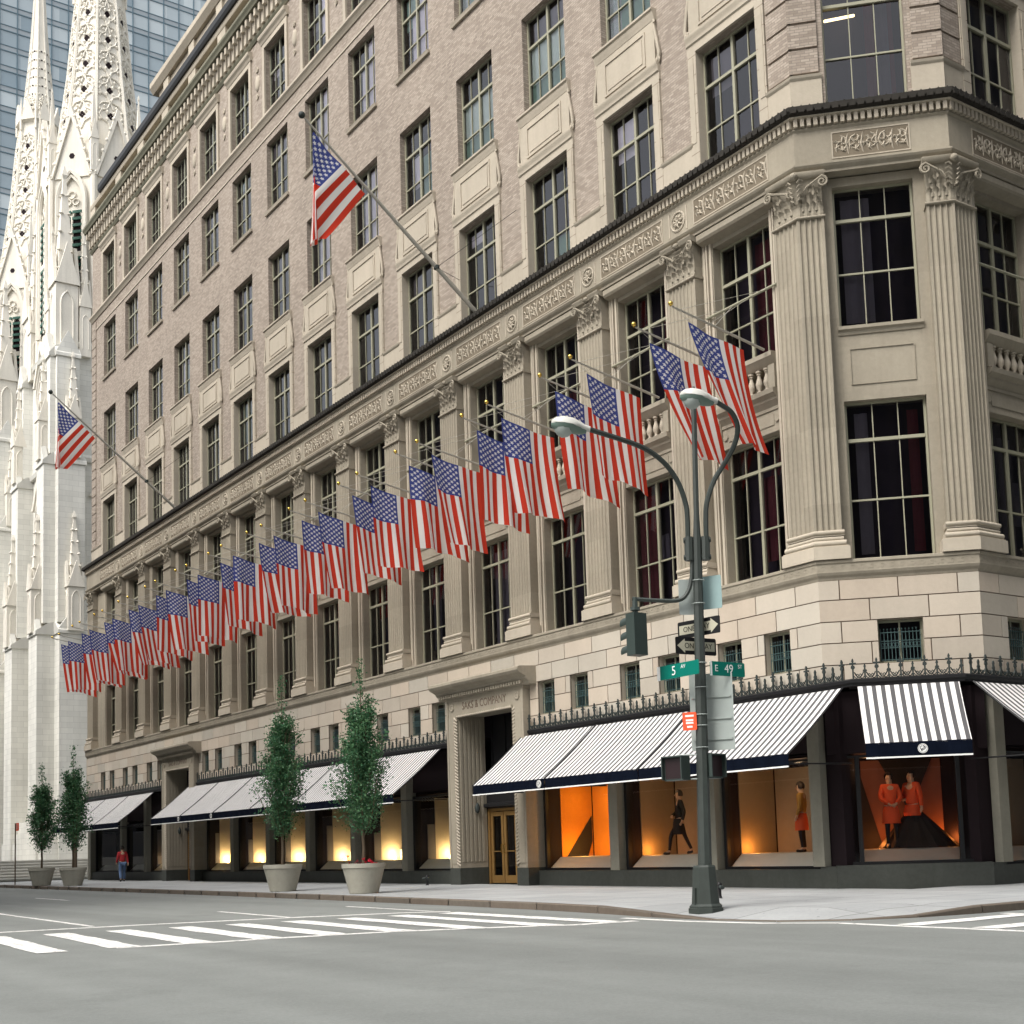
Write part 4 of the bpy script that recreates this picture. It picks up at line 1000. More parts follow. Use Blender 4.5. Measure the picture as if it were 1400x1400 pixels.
# --- display windows
def lamp(loc,power,col,r=.08,name='display_lamp'):
    l=bpy.data.lights.new(name,'POINT'); l.energy=power; l.color=col; l.shadow_soft_size=r
    o=link(name,l,None,loc); return o
def disp(F,a,b,zt,floor,kind,sill,olen=-2.4):
    """glazed show window with a lit case behind it"""
    fr=MB(); w=.06
    for u0,u1 in ((a,a+.10),(b-.10,b)): fr.box(F,u0,u1,-.62,-.50,sill,zt)
    fr.box(F,a+.1,b-.1,-.62,-.50,sill,sill+.07); fr.box(F,a+.1,b-.1,-.62,-.5,zt-.06,zt)
    q=fr.build('display_window',M['black'],S)
    g=MB(); g.face([F.p(a+.1,-.56,sill+.07),F.p(b-.1,-.56,sill+.07),F.p(b-.1,-.56,zt-.06),F.p(a+.1,-.56,zt-.06)]); g.build('glass',M['sglass'],q,fix=False)
    c=MB(); c.box(F,a,a+.03,olen,-.64,sill,zt+.1); c.box(F,b-.03,b,olen,-.64,sill,zt+.1); c.box(F,a,b,olen-.05,olen,0,zt+.1); c.box(F,a,b,olen,-.64,zt+.05,zt+.12)
    c.build('display_case',M['dark'],q)
    t=MB(); n=len(t.v); t.sweep(F,[(-.66,sill+.02),(-.66,sill+.07),(-1.05,floor),(olen,floor),(olen,sill)],a+.06,b-.06); t.build('display_floor',M['tray'],q)
    return q
def backdrop(F,a,b,o,z0,z1,mat,parent):
    m_=MB(); m_.box(F,a,b,o-.04,o,z0,z1); return m_.build('backdrop',M[mat],parent)
FL=.84
for F,a,b,k in bays:
    if F is FA: a0,b0=a+(.24 if k!=2 and k!=9 else .05),b-(.24 if k not in (4,11) else .05)
    else: a0,b0=a+.24,b-.24
    if k==0: b0=-.84
    if k==13: a0=a+.02
    if k==20: a0=.84
    w=b0-a0
    # a dark recess with a solid panel on the left, glass on the right part
    g0=a0+.0; q=disp(F,g0,b0,3.1,FL,k,PZ)
    def side(o0,o1,mat,z1=3.05):
        m_=MB(); m_.box(F,a0+.032,a0+.06,o1,o0,FL+.001,z1); m_.build('backdrop',M[mat],q)
    if k==2:
        backdrop(F,a0+.1,b0-.05,-2.35,FL+.001,3.05,'orange',q); side(-1.12,-2.34,'orange'); lamp(F.p(a0+.75,-1.45,FL+.22),20,(1,.45,.08)); lamp(F.p(a0+.9,-1.6,2.6),14,(1,.5,.12))
        ds=MB(); n=len(ds.v)
        for u in (a0+.065,a0+.085): ds.v.extend(F.p(u,o,z) for o,z in ((-1.30,FL+.002),(-2.30,2.10),(-2.30,1.30),(-2.12,FL+.002)))
        for w4 in ((0,1,2,3),(4,5,6,7),(0,1,5,4),(1,2,6,5),(2,3,7,6),(3,0,4,7)): ds.poly([n+x for x in w4])
        ds.build('display_drape',M['charc'],q)
    elif k in (0,1):
        backdrop(F,a0+.1,b0-.05,-2.35,FL+.001,3.05,'tan',q); side(-1.05,-2.34,'tan'); lamp(F.p(a0+.35,-1.25,FL+.15),10,(1,.36,.06)); lamp(F.p(b0-1.0,-1.0,2.85),5,(1,.66,.36)); lamp(F.p(b0-.5,-2.05,FL+.15),8,(1,.36,.06)); lamp(F.p(a0+1.3,-1.0,2.85),3.5,(1,.66,.36))
    elif k in (20,21):
        backdrop(F,a0+.1,b0-.05,-2.0,FL+.001,3.05,'tan',q); lamp(F.p(a0+.7,-1.6,FL+.3),7,(1,.40,.08))
    elif k<=9:
        m_=(21.06-(a0+b0)/2)/23.3; D=w/m_; side(-.62-D*.38,min(-.62-D*1.02,-1.6) if False else -.62-D*1.0,'cream'); oc=-.62-D*.62
        bx=MB(); bx.box(F,a0+.07,a0+.55,-.62-D*.98,-.62-D*.80,FL+.001,FL+.40); bx.build('display_plinth',M['tray'],q)
        lb=MB(); lb.lathe([(.02,0),(.06,.03),(.06,.1),(.03,.14)],10,F.p(a0+.28,oc,FL+.005)); lb.build('uplight',M['bulb'],q,smooth=60)
        lamp(F.p(a0+.32,oc,FL+.22),11+3*(k%2),(1,.68,.32))
        m2=MB(); m2.box(F,a0+.032,a0+.05,-.62-D*.44,-.62-D*.22,FL+.001,2.3-.2*(k%3)); m2.build('backdrop',M['blindgr'],q)
    else:
        side(-.85,-1.7,'blindgr',2.7); backdrop(F,a0+.4,b0-.3,-1.8,FL+.001,2.7,'blindgr',q)
        if k==11: lamp(F.p(a0+.4,-1.1,FL+.2),2.5,(1,.62,.25))
c=CH/2
q=disp(FC,.36,CH-.36,3.1,.88,99,.53,-2.3)
for u in (.72,CH-.74):
    fm=MB(); fm.box(FC,u-.05,u+.05,-.63,-.49,.53,3.1); fm.build('window_mullion',M['black'],q)
backdrop(FC,.5,CH-.5,-2.1,.885,3.05,'redbrown',q)
lamp(FC.p(CH-.75,-1.75,1.12),13,(1,.28,.05)); lamp(FC.p(1.25,-1.55,1.05),8,(1,.30,.06)); lamp(FC.p(1.0,-.85,2.85),5,(1,.5,.22))
ds=MB()     # dark drapes: a V hanging from above and a cone on the floor
ds.fex(FC,[(1.35,3.04),(2.6,3.04),(2.02,1.75)],-2.09,-2.02); 
ds.fex(FC,[(.45,3.04),(.80,3.04),(1.35,.89),(.45,.89)],-2.08,-2.0)
n=18; apex=FC.p(2.05,-1.55,1.95)
pts=[]
for i in range(n+1):
    t=i/n; a=PI*(1.02-1.04*t); pts.append(FC.p(2.15+.95*math.cos(a)*(1+.04*(i%2)),-1.75+.75*math.sin(a)*(1+.06*(i%2)),.885))
for i in range(n): ds.face([apex,pts[i],pts[i+1]])
ds.build('display_drape',M['charc'],q)
ds=MB(); F,a,b,k=bays[1]; n=10; apex=FA.p(b-.4,-1.5,1.5); pts=[FA.p(b-.9+.85*math.cos(PI*(1-i/n))*1.,-1.7+.6*math.sin(PI*(1-i/n)),FL+.001) for i in range(n+1)]
for i in range(n): ds.face([apex,pts[i],pts[i+1]])
ds.build('display_drape',M['charc'],S)

# mannequins (people in the windows)
def mannequin(F,u,o,z,turn,label,pose,skin,top,bot,skirt=False,legs=None,group=None,sc_=1.0,**kw):
    r=thing('mannequin',label,'mannequin',F.p(u,o,z),F.ang+turn); r.scale=(sc_,)*3
    figure(r,pose,M[skin],M[top],M[bot],M['hair'],skirt=skirt,legs=M[legs] if legs else None,**kw); return r
mannequin(FC,1.50,-1.25,.885,.15,'mannequin in orange red jacket and skirt with hands clasped, in the corner window',dict(
    wl=(-.08,-.17,1.03),el=(-.235,-.02,1.17),pl=(-.02,-.2,.99),wr=(.10,-.17,1.03),er=(.235,-.02,1.17),pr=(.04,-.2,1.01),hd=(-.025,-.02,1.64),ch2=(-.045,-.035,1.575)),'skin','redjk','redjk',skirt=.58,legs='coat',sc_=1.03)
mannequin(FC,2.02,-1.45,.885,-.75,'mannequin in a red jacket turned sideways to its companion in the corner window',dict(
    wl=(-.14,-.16,1.10),el=(-.24,.02,1.18),pl=(-.06,-.2,1.1),wr=(.27,-.02,.93),pr=(.28,-.05,.86)),'skin','redjk','redjk',skirt=.80,legs='coat',sc_=1.05)
mannequin(FA,-6.66,-1.3,FL+.002,-.55,'striding mannequin in a black coat in the window with an amber lit corner',dict(
    kl=(-.12,-.24,.52),al=(-.13,-.30,.09),tl=(-.14,-.44,.03),kr=(.10,.10,.52),ar=(.10,.28,.13),tr=(.10,.17,.03),wl=(-.10,-.2,1.06),el=(-.25,-.03,1.16),pl=(-.03,-.22,1.03),wr=(.28,.02,.92),er=(.26,.08,1.15),pr=(.29,-.02,.85)),'skin','coat','coat',skirt=.55,legs='coat',sc_=1.02)
mannequin(FA,-2.18,-1.4,FL+.002,-1.1,'mannequin in an ochre blouse and brown skirt half hidden at the window edge',{},'skin','ochre','redjk',skirt=.55,legs='coat')
mannequin(FB,1.75,-1.25,FL+.002,-.3,'mannequin in an ochre top and red skirt in the side street window',{},'skin','ochre','redjk',skirt=.50,legs='coat')

# --- awnings
def awning(F,a,b,label,o0=.07,o1=1.95,z0=4.60,z1=3.06,zv=2.80,emblem=None,stripe=True,arms=True,off=0.,group='striped shop awnings'):
    r=thing('awning',label,'awning',F.p((a+b)/2,o0,z0),F.ang,group); w=(b-a)/2
    mb=MB(); n=max(2,int(2*w/.5)); rows=5
    P=lambda i,j:(-w+2*w*i/n, (o1-o0)*j/rows, -(z0-z1)*j/rows-.045*math.sin(PI*j/rows)*(1+.3*math.sin(i*2.1)))
    for i in range(n):
        for j in range(rows):
            q=[P(i,j),P(i+1,j),P(i+1,j+1),P(i,j+1)]
            uv=[(c[0]+w+off,c[1]) for c in q]
            mb.face([L0.p(c[0],c[1],c[2]) for c in q],uv); mb.face([L0.p(c[0],c[1],c[2]-.012) for c in q],uv)
    mb.build('canopy',M['awn'],r,smooth=60,fix=False)
    v=MB(); nn=int(2*w/.12); zz=z1-z0; 
    for i in range(nn):
        f=lambda i:(L0.p(-w+2*w*i/nn,o1-o0+.012*math.sin(i*1.7)*0,zz+.01),L0.p(-w+2*w*i/nn,o1-o0+.018*math.sin(i*1.3),zv-z0))
        (a0,a1),(b0,b1)=f(i),f(i+1); v.face([a0,b0,b1,a1])
    vo=v.build('valance',M['navy'],r,fix=False)
    t=MB(); t.box(L0,-w,w,o1-o0-.012,o1-o0+.014,zv-z0-.035,zv-z0); t.build('hem',M['white'],r)
    if emblem is not None:
        e=MB(); ue=emblem; ze=(z1+zv)/2-z0
        e.lathe([(.105,-.005),(.105,.012),(.001,.012)],20,L0.p(ue,o1-o0+.02,ze),M=RX); eo=e.build('emblem_disc',M['white'],r)
        e=MB(); e.lathe([(.085,.0),(.092,.014),(.085,.015),(.08,.0)],20,L0.p(ue,o1-o0+.02,ze),M=RX)
        for sx in (-1,1):
            e.tube([L0.p(ue+sx*(.012+.045*math.sin(t*.42)),o1-o0+.034,ze+.06-.012*t) for t in range(9)],.006,4)
        e.tube([L0.p(ue+.04*math.sin(t*.6),o1-o0+.036,ze+.055-.011*t) for t in range(11)],.007,4)
        e.build('emblem',M['black'],eo)
    if arms:
        g=MB(); 
        for s in (-1,1):
            g.tube([L0.p(s*(w-.06),-.25,2.62-z0+.25),L0.p(s*(w-.06),o1-o0-.05,zv-z0+.05)],.02,5)
        for s in (-1,1): g.tube([L0.p(s*w,(o1-o0)*j/rows,-(z0-z1)*j/rows-.045*math.sin(PI*j/rows)+.004) for j in range(rows+1)],.026,4)
        g.tube([L0.p(-w+.02,o1-o0-.03,zz-.02),L0.p(w-.02,o1-o0-.03,zz-.02)],.025,6)
        g.build('frame_arm',M['black'],r)
    return r
Ed=[-12.27,-8.55,-4.50,.66]
awning(FA,Ed[0]+.01,Ed[1]-.02,'striped awning beside the nearer stone portal, white disc near its seam',emblem=1.62)
awning(FA,Ed[1]+.02,Ed[2]-.02,'middle striped awning of the three between the nearer portal and the street corner')
awning(FA,Ed[2]+.02,Ed[3],'wide striped awning behind the traffic pole, ending at the street corner')
awning(FC,CH/2-1.11,CH/2+1.11,'narrow striped awning with a monogram disc on the cut corner, seen square on',o0=BC+.07,o1=BC+1.32,z0=4.60,z1=3.20,zv=2.90,emblem=.08,off=.0,arms=False)
awning(FB,-.66,4.30,'striped awning on the side street past the cut corner')
n6=['first','second','third','fourth','fifth','sixth']
for i in range(6):
    a=-41.1+i*3.99
    awning(FA,a+.015,a+3.975,['pale awning touching the farther portal, first of the run of six','second awning from the farther portal in the run of six','third awning from the farther portal in the run of six','fourth awning from the farther portal, beside a planter tree','fifth awning from the farther portal, behind the nearest planter tree','sixth awning from the farther portal, ending at the nearer portal'][i],emblem=(1.8 if i in (0,1,3) else None))
for i in range(3):
    a=-58.35+i*4.08
    awning(FA,a+.015,a+4.06,['pale awning at the far end of the store, nearest the cathedral','middle awning of the three between the cathedral and the farther portal','pale awning just beyond the farther portal, over the red shirted person'][i],emblem=(1.2 if i==1 else None))

# ================================================================== flags
ordn=['first','second','third','fourth','fifth','sixth','seventh','eighth','ninth','tenth','eleventh','twelfth','thirteenth','fourteenth']
def flag_mesh(H0,H1,L,seed,wind=0.,gather=0.,amp=.12,sag=.05,short=0.,curl=0.,blow=0.):
    r=random.Random(seed); nu,nt=26,40; mb=MB(); H0=Vector(H0); H1=Vector(H1); ph=r.uniform(0,6.28); ph2=r.uniform(0,6.28); k=r.uniform(1.1,1.8)
    V=[]
    for j in range(nt+1):
        t=j/nt
        for i in range(nu+1):
            u=i/nu; h=H0.lerp(H1,u*(1)+0.)
            g=gather*(t**1.3)
            h=h.lerp(H1,g*(1-u)*1.0) if g>=0 else Vector((h.x+(H0.x-h.x)*-g*u,h.y+(H0.y-h.y)*-g*u,h.z))
            x=amp*(.25+.75*t)*math.sin(2*PI*k*u+ph+1.3*t)+amp*.5*t*math.sin(2*PI*(k*1.9)*u+ph2-2.*t)
            y=wind*t**1.4
            z=-L*t*(1-.03*math.sin(PI*u))*(1-short*u)-sag*math.sin(PI*u)*(1-t)+ .04*t*math.sin(5*u+ph)
            x+=curl*t*t*(u if curl>0 else 1-u)**2; z+=abs(curl)*.35*t*t*(u if curl>0 else 1-u)**2
            if blow:   # cloth leaves the pole square to it, then drops
                l=L*t*(1-short*u*.8); o_=(H1-H0).y*u; dm=o_*.93+.04; l1=dm/.62; h=H0.lerp(H1,u)
                y=-min(.62*l,dm)+.10*math.sin(7*u+2*t)*t; z=-(.78*min(l,l1)+max(0,l-l1))
            V.append(tuple(h+Vector((x,y,z))))
    mb.v=V
    for j in range(nt):
        for i in range(nu):
            a=j*(nu+1)+i; mb.poly([a,a+1,a+nu+2,a+nu+1],0,[(i/nu,j/nt),((i+1)/nu,j/nt),((i+1)/nu,(j+1)/nt),(i/nu,(j+1)/nt)])
    return mb
for k,c in enumerate(bc):
    for s in (1,-1):
        u=c+(.90 if s>0 else -.50); near=s>0; seed=k*2+(1 if near else 0); r=random.Random(seed+100)
        dz=r.uniform(-.06,.06); tip_o=2.86; tz=13.90+dz*.5
        b0=Vector(FA.p(u,-.12,13.40)); t0=Vector(FA.p(u+r.uniform(-.05,.05),tip_o,tz))
        pos='nearer' if near else 'farther'
        pl=thing('flagpole','pole with gilt ball above the %s bay from the street corner, %s of its pair'%(ordn[k],pos),'flagpole',tuple(b0),0.,'slanting flagpoles on the ledge')
        mb=MB(); mb.tube([(0,0,0),tuple((t0-b0)*.5),tuple(t0-b0)],[.036,.033,.022],7); mb.build('pole',M['pole'],pl,smooth=50)
        d=(t0-b0).normalized(); mb=MB(); mb.lathe([(.012,-.02),(.02,-.005)]+[(max(.002,.062*math.sin(PI*i/8)),.06-.062*math.cos(PI*i/8)) for i in range(9)],12,tuple(t0-b0+d*.05)); mb.build('finial',M['gold'],pl,smooth=60)
        mb=MB(); mb.tube([tuple((t0-b0)*.93),tuple(Vector(FA.p(u,-.28,15.0))-b0)],.007,3); mb.tube([tuple((t0-b0)*.55),tuple(Vector(FA.p(c-s*.3,-.28,15.0))-b0)],.007,3); mb.tube([tuple((t0-b0)*.97),tuple((t0-b0)*.80+Vector((0,0,-.2)))],.006,3); mb.build('stay_wire',M['pole'],pl)
        H0=b0.lerp(t0,.845)+Vector((0,0,-.22)); H1=b0.lerp(t0,.225)+Vector((0,0,-.24))
        wind=[.42,.12,.0,.1,.12,.05,.1,.1,.05,.05,.1,.15,.1,.05][k]; gat=[.42,.10,.0,.12,.08,.05,.1,.1,.1,.05,.1,.2,.1,.1][k]+r.uniform(-.10,.16); wind+=r.uniform(-.12,.22)
        f=flag_mesh((0,0,0),tuple(H1-H0),2.70 if k else 2.62,seed,wind,gat,amp=r.uniform(.07,.17),curl=r.uniform(-.35,.35)).build('flag',M['flag'],None,smooth=80,loc=tuple(H0))
        tag(f,'flag over the %s bay from the street corner, %s of its pair'%(ordn[k],pos),'flag','flags hanging along the front')
for k,nm in ((3,'nearer'),(10,'farther')):
    x=-14.27 if k==3 else -42.87
    b0=Vector((x,-.02,19.08)); t0=Vector((x,-6.2,24.05))
    pl=thing('tall_flagpole','long slanting pole rising from the cornice above the %s portal'%nm,'flagpole',tuple(b0),0.,'long flagpoles above the portals')
    mb=MB(); mb.tube([(0,0,0),tuple((t0-b0)*.4),tuple(t0-b0)],[.075,.065,.03],8); mb.build('pole',M['pole'],pl,smooth=50)
    mb=MB(); d=(t0-b0).normalized(); mb.lathe([(max(.002,.11*math.sin(PI*i/8)),-.11*math.cos(PI*i/8)) for i in range(9)],12,tuple(t0-b0+d*.12)); mb.build('finial',M['iron'],pl,smooth=60)
    mb=MB(); mb.lathe([(.1,-.06),(.1,.06)],8,tuple((t0-b0)*.24)); mb.tube([tuple((t0-b0)*.24),(2.3,.18,2.6)],.01,3); mb.tube([tuple((t0-b0)*.24),(-1.2,.18,1.6)],.01,3); mb.build('stay_wire',M['iron'],pl)
    H0=b0.lerp(t0,.955)+Vector((0,0,-.16)); H1=b0.lerp(t0,.66)+Vector((0,0,-.22))
    mb=flag_mesh((0,0,0),tuple(H1-H0),3.7 if k==3 else 3.4,77+k,0,0,amp=.17,short=.40,blow=1.)
    f=mb.build('flag',M['flag'],None,smooth=80,loc=tuple(H0)); tag(f,'large flag hanging folded from the long pole above the %s portal'%nm,'flag')

# ================================================================== street
RZ=-.15
mb=MB(); mb.face([(-900,-700,RZ),(700,-700,RZ),(700,900,RZ),(-900,900,RZ)]); struct(mb.build('road',M['asphalt'],None))
curb=[(-62,-6.15),(-45,-6.15),(-30,-6.2),(-20,-6.3),(-12,-6.5),(-6,-6.75),(-2,-7.0),(.5,-7.3),(2.5,-7.62),(4.2,-7.75),(5.5,-7.5),(6.4,-6.7),(6.85,-5.6),(7.05,-4.2),(7.1,-2.),(7.1,4),(7.1,60)]
def cz(x,y):   # dropped kerb round the corner
    d=math.hypot(x-5.0,(y+6.7)); return -.002-.135*max(0,min(1,(3.4-d)/1.6))
mb=MB(); ins=[]
for i,(x,y) in enumerate(curb):
    a=Vector(curb[max(0,i-1)]); b=Vector(curb[min(len(curb)-1,i+1)]); t=(b-a).normalized(); n=Vector((-t.y,t.x)); ins.append((x+n.x*1.3,y+n.y*1.3))
off=.17
cin=[]
for i,(x,y) in enumerate(curb):
    q=Vector(ins[i])-Vector((x,y)); q=q.normalized()*off; cin.append((x+q.x,y+q.y))
for i in range(len(curb)-1):
    (x0,y0),(x1,y1)=cin[i],cin[i+1]; (u0,v0),(u1,v1)=ins[i],ins[i+1]
    mb.face([(x0,y0,cz(*curb[i])),(x1,y1,cz(*curb[i+1])),(u1,v1,0),(u0,v0,0)])
    w0=(u0,-.2) if i<11 else (2.2,v0); w1=(u1,-.2) if i+1<11 else (2.2,v1)
mb.face([(u,v,0) for u,v in ins]+[(1.8,60,0),(1.8,.5,0),(-62,.5,0)])
struct(mb.build('sidewalk',M['pave'],None,fix=False))
mb=MB()
for i in range(len(curb)-1):
    a,b=Vector(curb[i]),Vector(curb[i+1]); c,d=Vector(cin[i]),Vector(cin[i+1]); L=(b-a).length; n=max(1,int(L/1.6))
    for j in range(n):
        t0,t1=j/n+.004,(j+1)/n-.004; p0,p1=a.lerp(b,t0),a.lerp(b,t1); q0,q1=c.lerp(d,t0),c.lerp(d,t1); z0=cz(*a)*(1-t0)+cz(*b)*t0+.003; z1=cz(*a)*(1-t1)+cz(*b)*t1+.003
        e=.02; pi0=p0.lerp(q0,.12); pi1=p1.lerp(q1,.12)
        mb.face([(pi0.x,pi0.y,z0),(pi1.x,pi1.y,z1),(q1.x,q1.y,z1),(q0.x,q0.y,z0)]); mb.face([(p0.x,p0.y,z0-e),(p1.x,p1.y,z1-e),(pi1.x,pi1.y,z1),(pi0.x,pi0.y,z0)]); mb.face([(p0.x,p0.y,RZ-.01),(p1.x,p1.y,RZ-.01),(p1.x,p1.y,z1-e),(p0.x,p0.y,z0-e)])
struct(mb.build('curb',M['curb'],None,fix=False))
# the pavement and steps before the cathedral
mb=MB(); mb.vex(L0,[(-140,6.4),(-77,6.4),(-75.5,5.5),(-75.5,-30),(-140,-30)],-.15,0.0); struct(mb.build('pavement',M['pave'],None))
# painted markings
def strip(mb,pts,w,dirn=None,z=RZ+.004,jit=.02,seed=1):
    r=random.Random(seed); P=[]
    # resample
    for i in range(len(pts)-1):
        a,b=Vector(pts[i]),Vector(pts[i+1]); n=max(1,int((b-a).length/.5))
        for j in range(n): P.append(a.lerp(b,j/n))
    P.append(Vector(pts[-1])); L=[]; R_=[]
    for i,p in enumerate(P):
        t=(P[min(i+1,len(P)-1)]-P[max(i-1,0)]).normalized(); n=Vector((-t.y,t.x)); L.append(p+n*(w/2+r.uniform(-jit,jit))); R_.append(p-n*(w/2+r.uniform(-jit,jit)))
    for i in range(len(P)-1): mb.face([(R_[i].x,R_[i].y,z),(R_[i+1].x,R_[i+1].y,z),(L[i+1].x,L[i+1].y,z),(L[i].x,L[i].y,z)])
mb=MB()
nl=[(.75,-20.5),(.85,-18.2),(.75,-16.9),(1.0,-15.4),(1.15,-14.2),(1.5,-12.4),(2.3,-10.8),(3.0,-9.7),(3.1,-8.5)]
def nx(y):
    for (x0,y0),(x1,y1) in zip(nl,nl[1:]):
        if y0<=y<=y1: return x0+(x1-x0)*(y-y0)/(y1-y0)
    return nl[0][0] if y<nl[0][1] else nl[-1][0]
strip(mb,[(x,y) for x,y in nl if y>-17.6],.26,seed=3)
far=[(-6.3,-21),(-6.0,-17.2),(-5.6,-14.4),(-4.9,-11.4),(-4.0,-9.0),(-3.4,-8.3)]
strip(mb,far,.28,seed=4)
yy=-20.1; q=0
while yy<-8.:
    x1=nx(yy); t=(yy+21)/13; x0=-5.0+t*2.2
    strip(mb,[(x0,yy+.32),(x1,yy)],.47,z=RZ+.008,jit=.03,seed=10+q); yy+=1.115; q+=1
# stop and lane lines
strip(mb,[(-40,-13.9),(-6.1,-15.2)],.13,seed=31,z=RZ+.006); strip(mb,[(-29.2,-10.4),(-24.6,-10.5)],.13,seed=32); strip(mb,[(-9.6,-11.1),(-4.9,-11.35)],.13,seed=33,z=RZ+.006); strip(mb,[(-8.5,-8.2),(-3.9,-8.45)],.12,seed=34,z=RZ+.006)
strip(mb,[(-40,-10.2),(-36,-10.25)],.13,seed=35)
# crosswalk over the side street
strip(mb,[(2.2,-8.05),(4.0,-8.15),(5.6,-7.9),(6.6,-7.3),(8.0,-7.35),(11.,-7.4),(18,-7.6)],.2,seed=41); strip(mb,[(7.35,-4.1),(12,-4.2),(20,-4.3)],.2,seed=42)
for i in range(9): strip(mb,[(7.9+i*1.35,-7.2),(7.9+i*1.35,-4.3)],.45,seed=50+i,z=RZ+.008,jit=.03)
struct(mb.build('road_markings',M['paint'],None,fix=False))
# ================================================================== lamp post with signal and signs
PX,PY=3.36,-7.07; PZ0=-.125
rv=Vector((.5636,.8260,0)); fv=Vector((-.826,.5636,0))     # across / along the view from the opposite corner
LEAN=Matrix.Rotation(-.0,4,'X')
lp=thing('street_lamp','tall green street lamp with two curved arms on the near corner','street lamp',(PX,PY,PZ0))
lp.rotation_euler=(math.radians(0),math.radians(0),0)
def at(a,z,d=0.): p=rv*(a+z*.0215)+fv*d; return (p.x,p.y,z-PZ0)
mb=MB(); mb.lathe([(.33,-.10),(.33,.01),(.31,.015),(.31,.05),(.29,.07),(.265,.09),(.215,.74),(.20,.77),(.12,.78)],8,at(0,0),ph=PI/8); mb.box(L0,-.02,.02,.2,.27,.2,.5); mb.build('base',M['green'],lp,smooth=20)
mb=MB(); K=12; mb.tube([at(0,.7+(9.45-.7)*i/K) for i in range(K+1)],[.125-.065*i/K if i<9 else .05 for i in range(K+1)],8); mb.build('shaft',M['green'],lp,smooth=20)
mb=MB(); 
for s in (-.15,0,.15): mb.tube([at(s,6.36),at(s,6.80)],.085,8)
for z in (6.42,6.74): mb.tube([at(-.25,z),at(.25,z)],.05,6)
mb.build('arm_clamp',M['green'],lp,smooth=30)
armL=[(-.17,6.7),(-.17,7.15),(-.20,7.45),(-.35,7.85),(-.62,8.18),(-1.0,8.40),(-1.5,8.52),(-2.05,8.62)]
armR=[(.17,6.7),(.17,7.15),(.20,7.45),(.34,7.85),(.56,8.2),(.72,8.50),(.76,8.78),(.64,9.02),(.42,9.14),(.30,9.18)]
def spl(P,n=5):
    out=[]
    for i in range(len(P)-1):
        p0,p1,p2,p3=[Vector(P[max(0,min(len(P)-1,i+q))]) for q in (-1,0,1,2)]
        for j in range(n):
            t=j/n; out.append(.5*((2*p1)+(p2-p0)*t+(2*p0-5*p1+4*p2-p3)*t*t+(3*p1-p0-3*p2+p3)*t**3))
    out.append(Vector(P[-1])); return out
mb=MB(); pts=[at(q[0],q[1],-.9*max(0,(-q[0]-.2)/1.8)) for q in spl(armL)]; mb.tube(pts,.048,7); mb.build('arm',M['green'],lp,smooth=50); endL=Vector(pts[-1])
mb=MB(); pts=[at(q[0],q[1],-1.0*max(0,(i/45-.4))) for i,q in enumerate(spl(armR))]; mb.tube(pts,.048,7); mb.build('arm',M['green'],lp,smooth=50); endR=Vector(pts[-1])
def cobra(e,ln):
    """cobra-head luminaire pointing along -rv from e"""
    ang=math.atan2(-rv.y,-rv.x); R_=Matrix.Translation(e)@Matrix.Rotation(ang,4,'Z')@Matrix.Rotation(math.radians(-10),4,'Y')
    def shell(mb,secs,n=14):
        b=len(mb.v)
        for (x,w,zt,zb) in secs:
            for i in range(n):
                a=2*PI*i/n; z=zt*max(0,math.sin(a))-zb*max(0,-math.sin(a)); v=R_@Vector((x,w*math.cos(a),z)); mb.v.append(tuple(v))
        for s in range(len(secs)-1):
            for i in range(n):
                j=(i+1)%n; a=b+s*n; mb.poly([a+i,a+j,a+n+j,a+n+i])
        mb.poly(range(b,b+n)); e_=b+(len(secs)-1)*n; mb.poly(range(e_,e_+n))
    q=ln
    mb=MB(); shell(mb,[(-.05,.05,.05,.05),(.08*q,.07,.07,.06),(.2*q,.12,.11,.03),(.42*q,.19,.16,.02),(.66*q,.20,.17,.02),(.86*q,.15,.13,.02),(.97*q,.06,.07,.02)]); h=mb.build('lamp_head',M['lampw'],lp,smooth=50)
    mb=MB(); shell(mb,[(.02*q,.045,-.02,.09),(.14*q,.08,-.02,.12),(.30*q,.13,-.022,.13),(.40*q,.18,-.022,.12),(.62*q,.195,-.022,.14),(.84*q,.15,-.022,.11),(.97*q,.06,-.022,.05)]); mb.build('lamp_underside',M['greenL'],h,smooth=50)
    mb=MB(); shell(mb,[(.40*q,.10,-.06,.13),(.48*q,.16,-.06,.19),(.64*q,.175,-.06,.225),(.78*q,.13,-.06,.18),(.86*q,.07,-.06,.11)]); mb.build('lens',M['signback'],h,smooth=60)
cobra(endL,.68); cobra(endR,.66)
mb=MB(); mb.tube([at(0,9.42),at(0,9.66)],[.035,.03],6); mb.build('photocell',M['black'],lp)
for z in (5.98,5.55,4.45,4.0,3.5,3.3,2.9):
    mb=MB(); mb.tube([at(.118*math.cos(q*PI/6),z,-.118*math.sin(q*PI/6)) for q in range(13)],.008,4); mb.build('sign_band',M['signback'],lp)
BP=Vector((PX,PY,PZ0))
def W(a,z,d=0.): return BP+Vector(at(a,z,d))
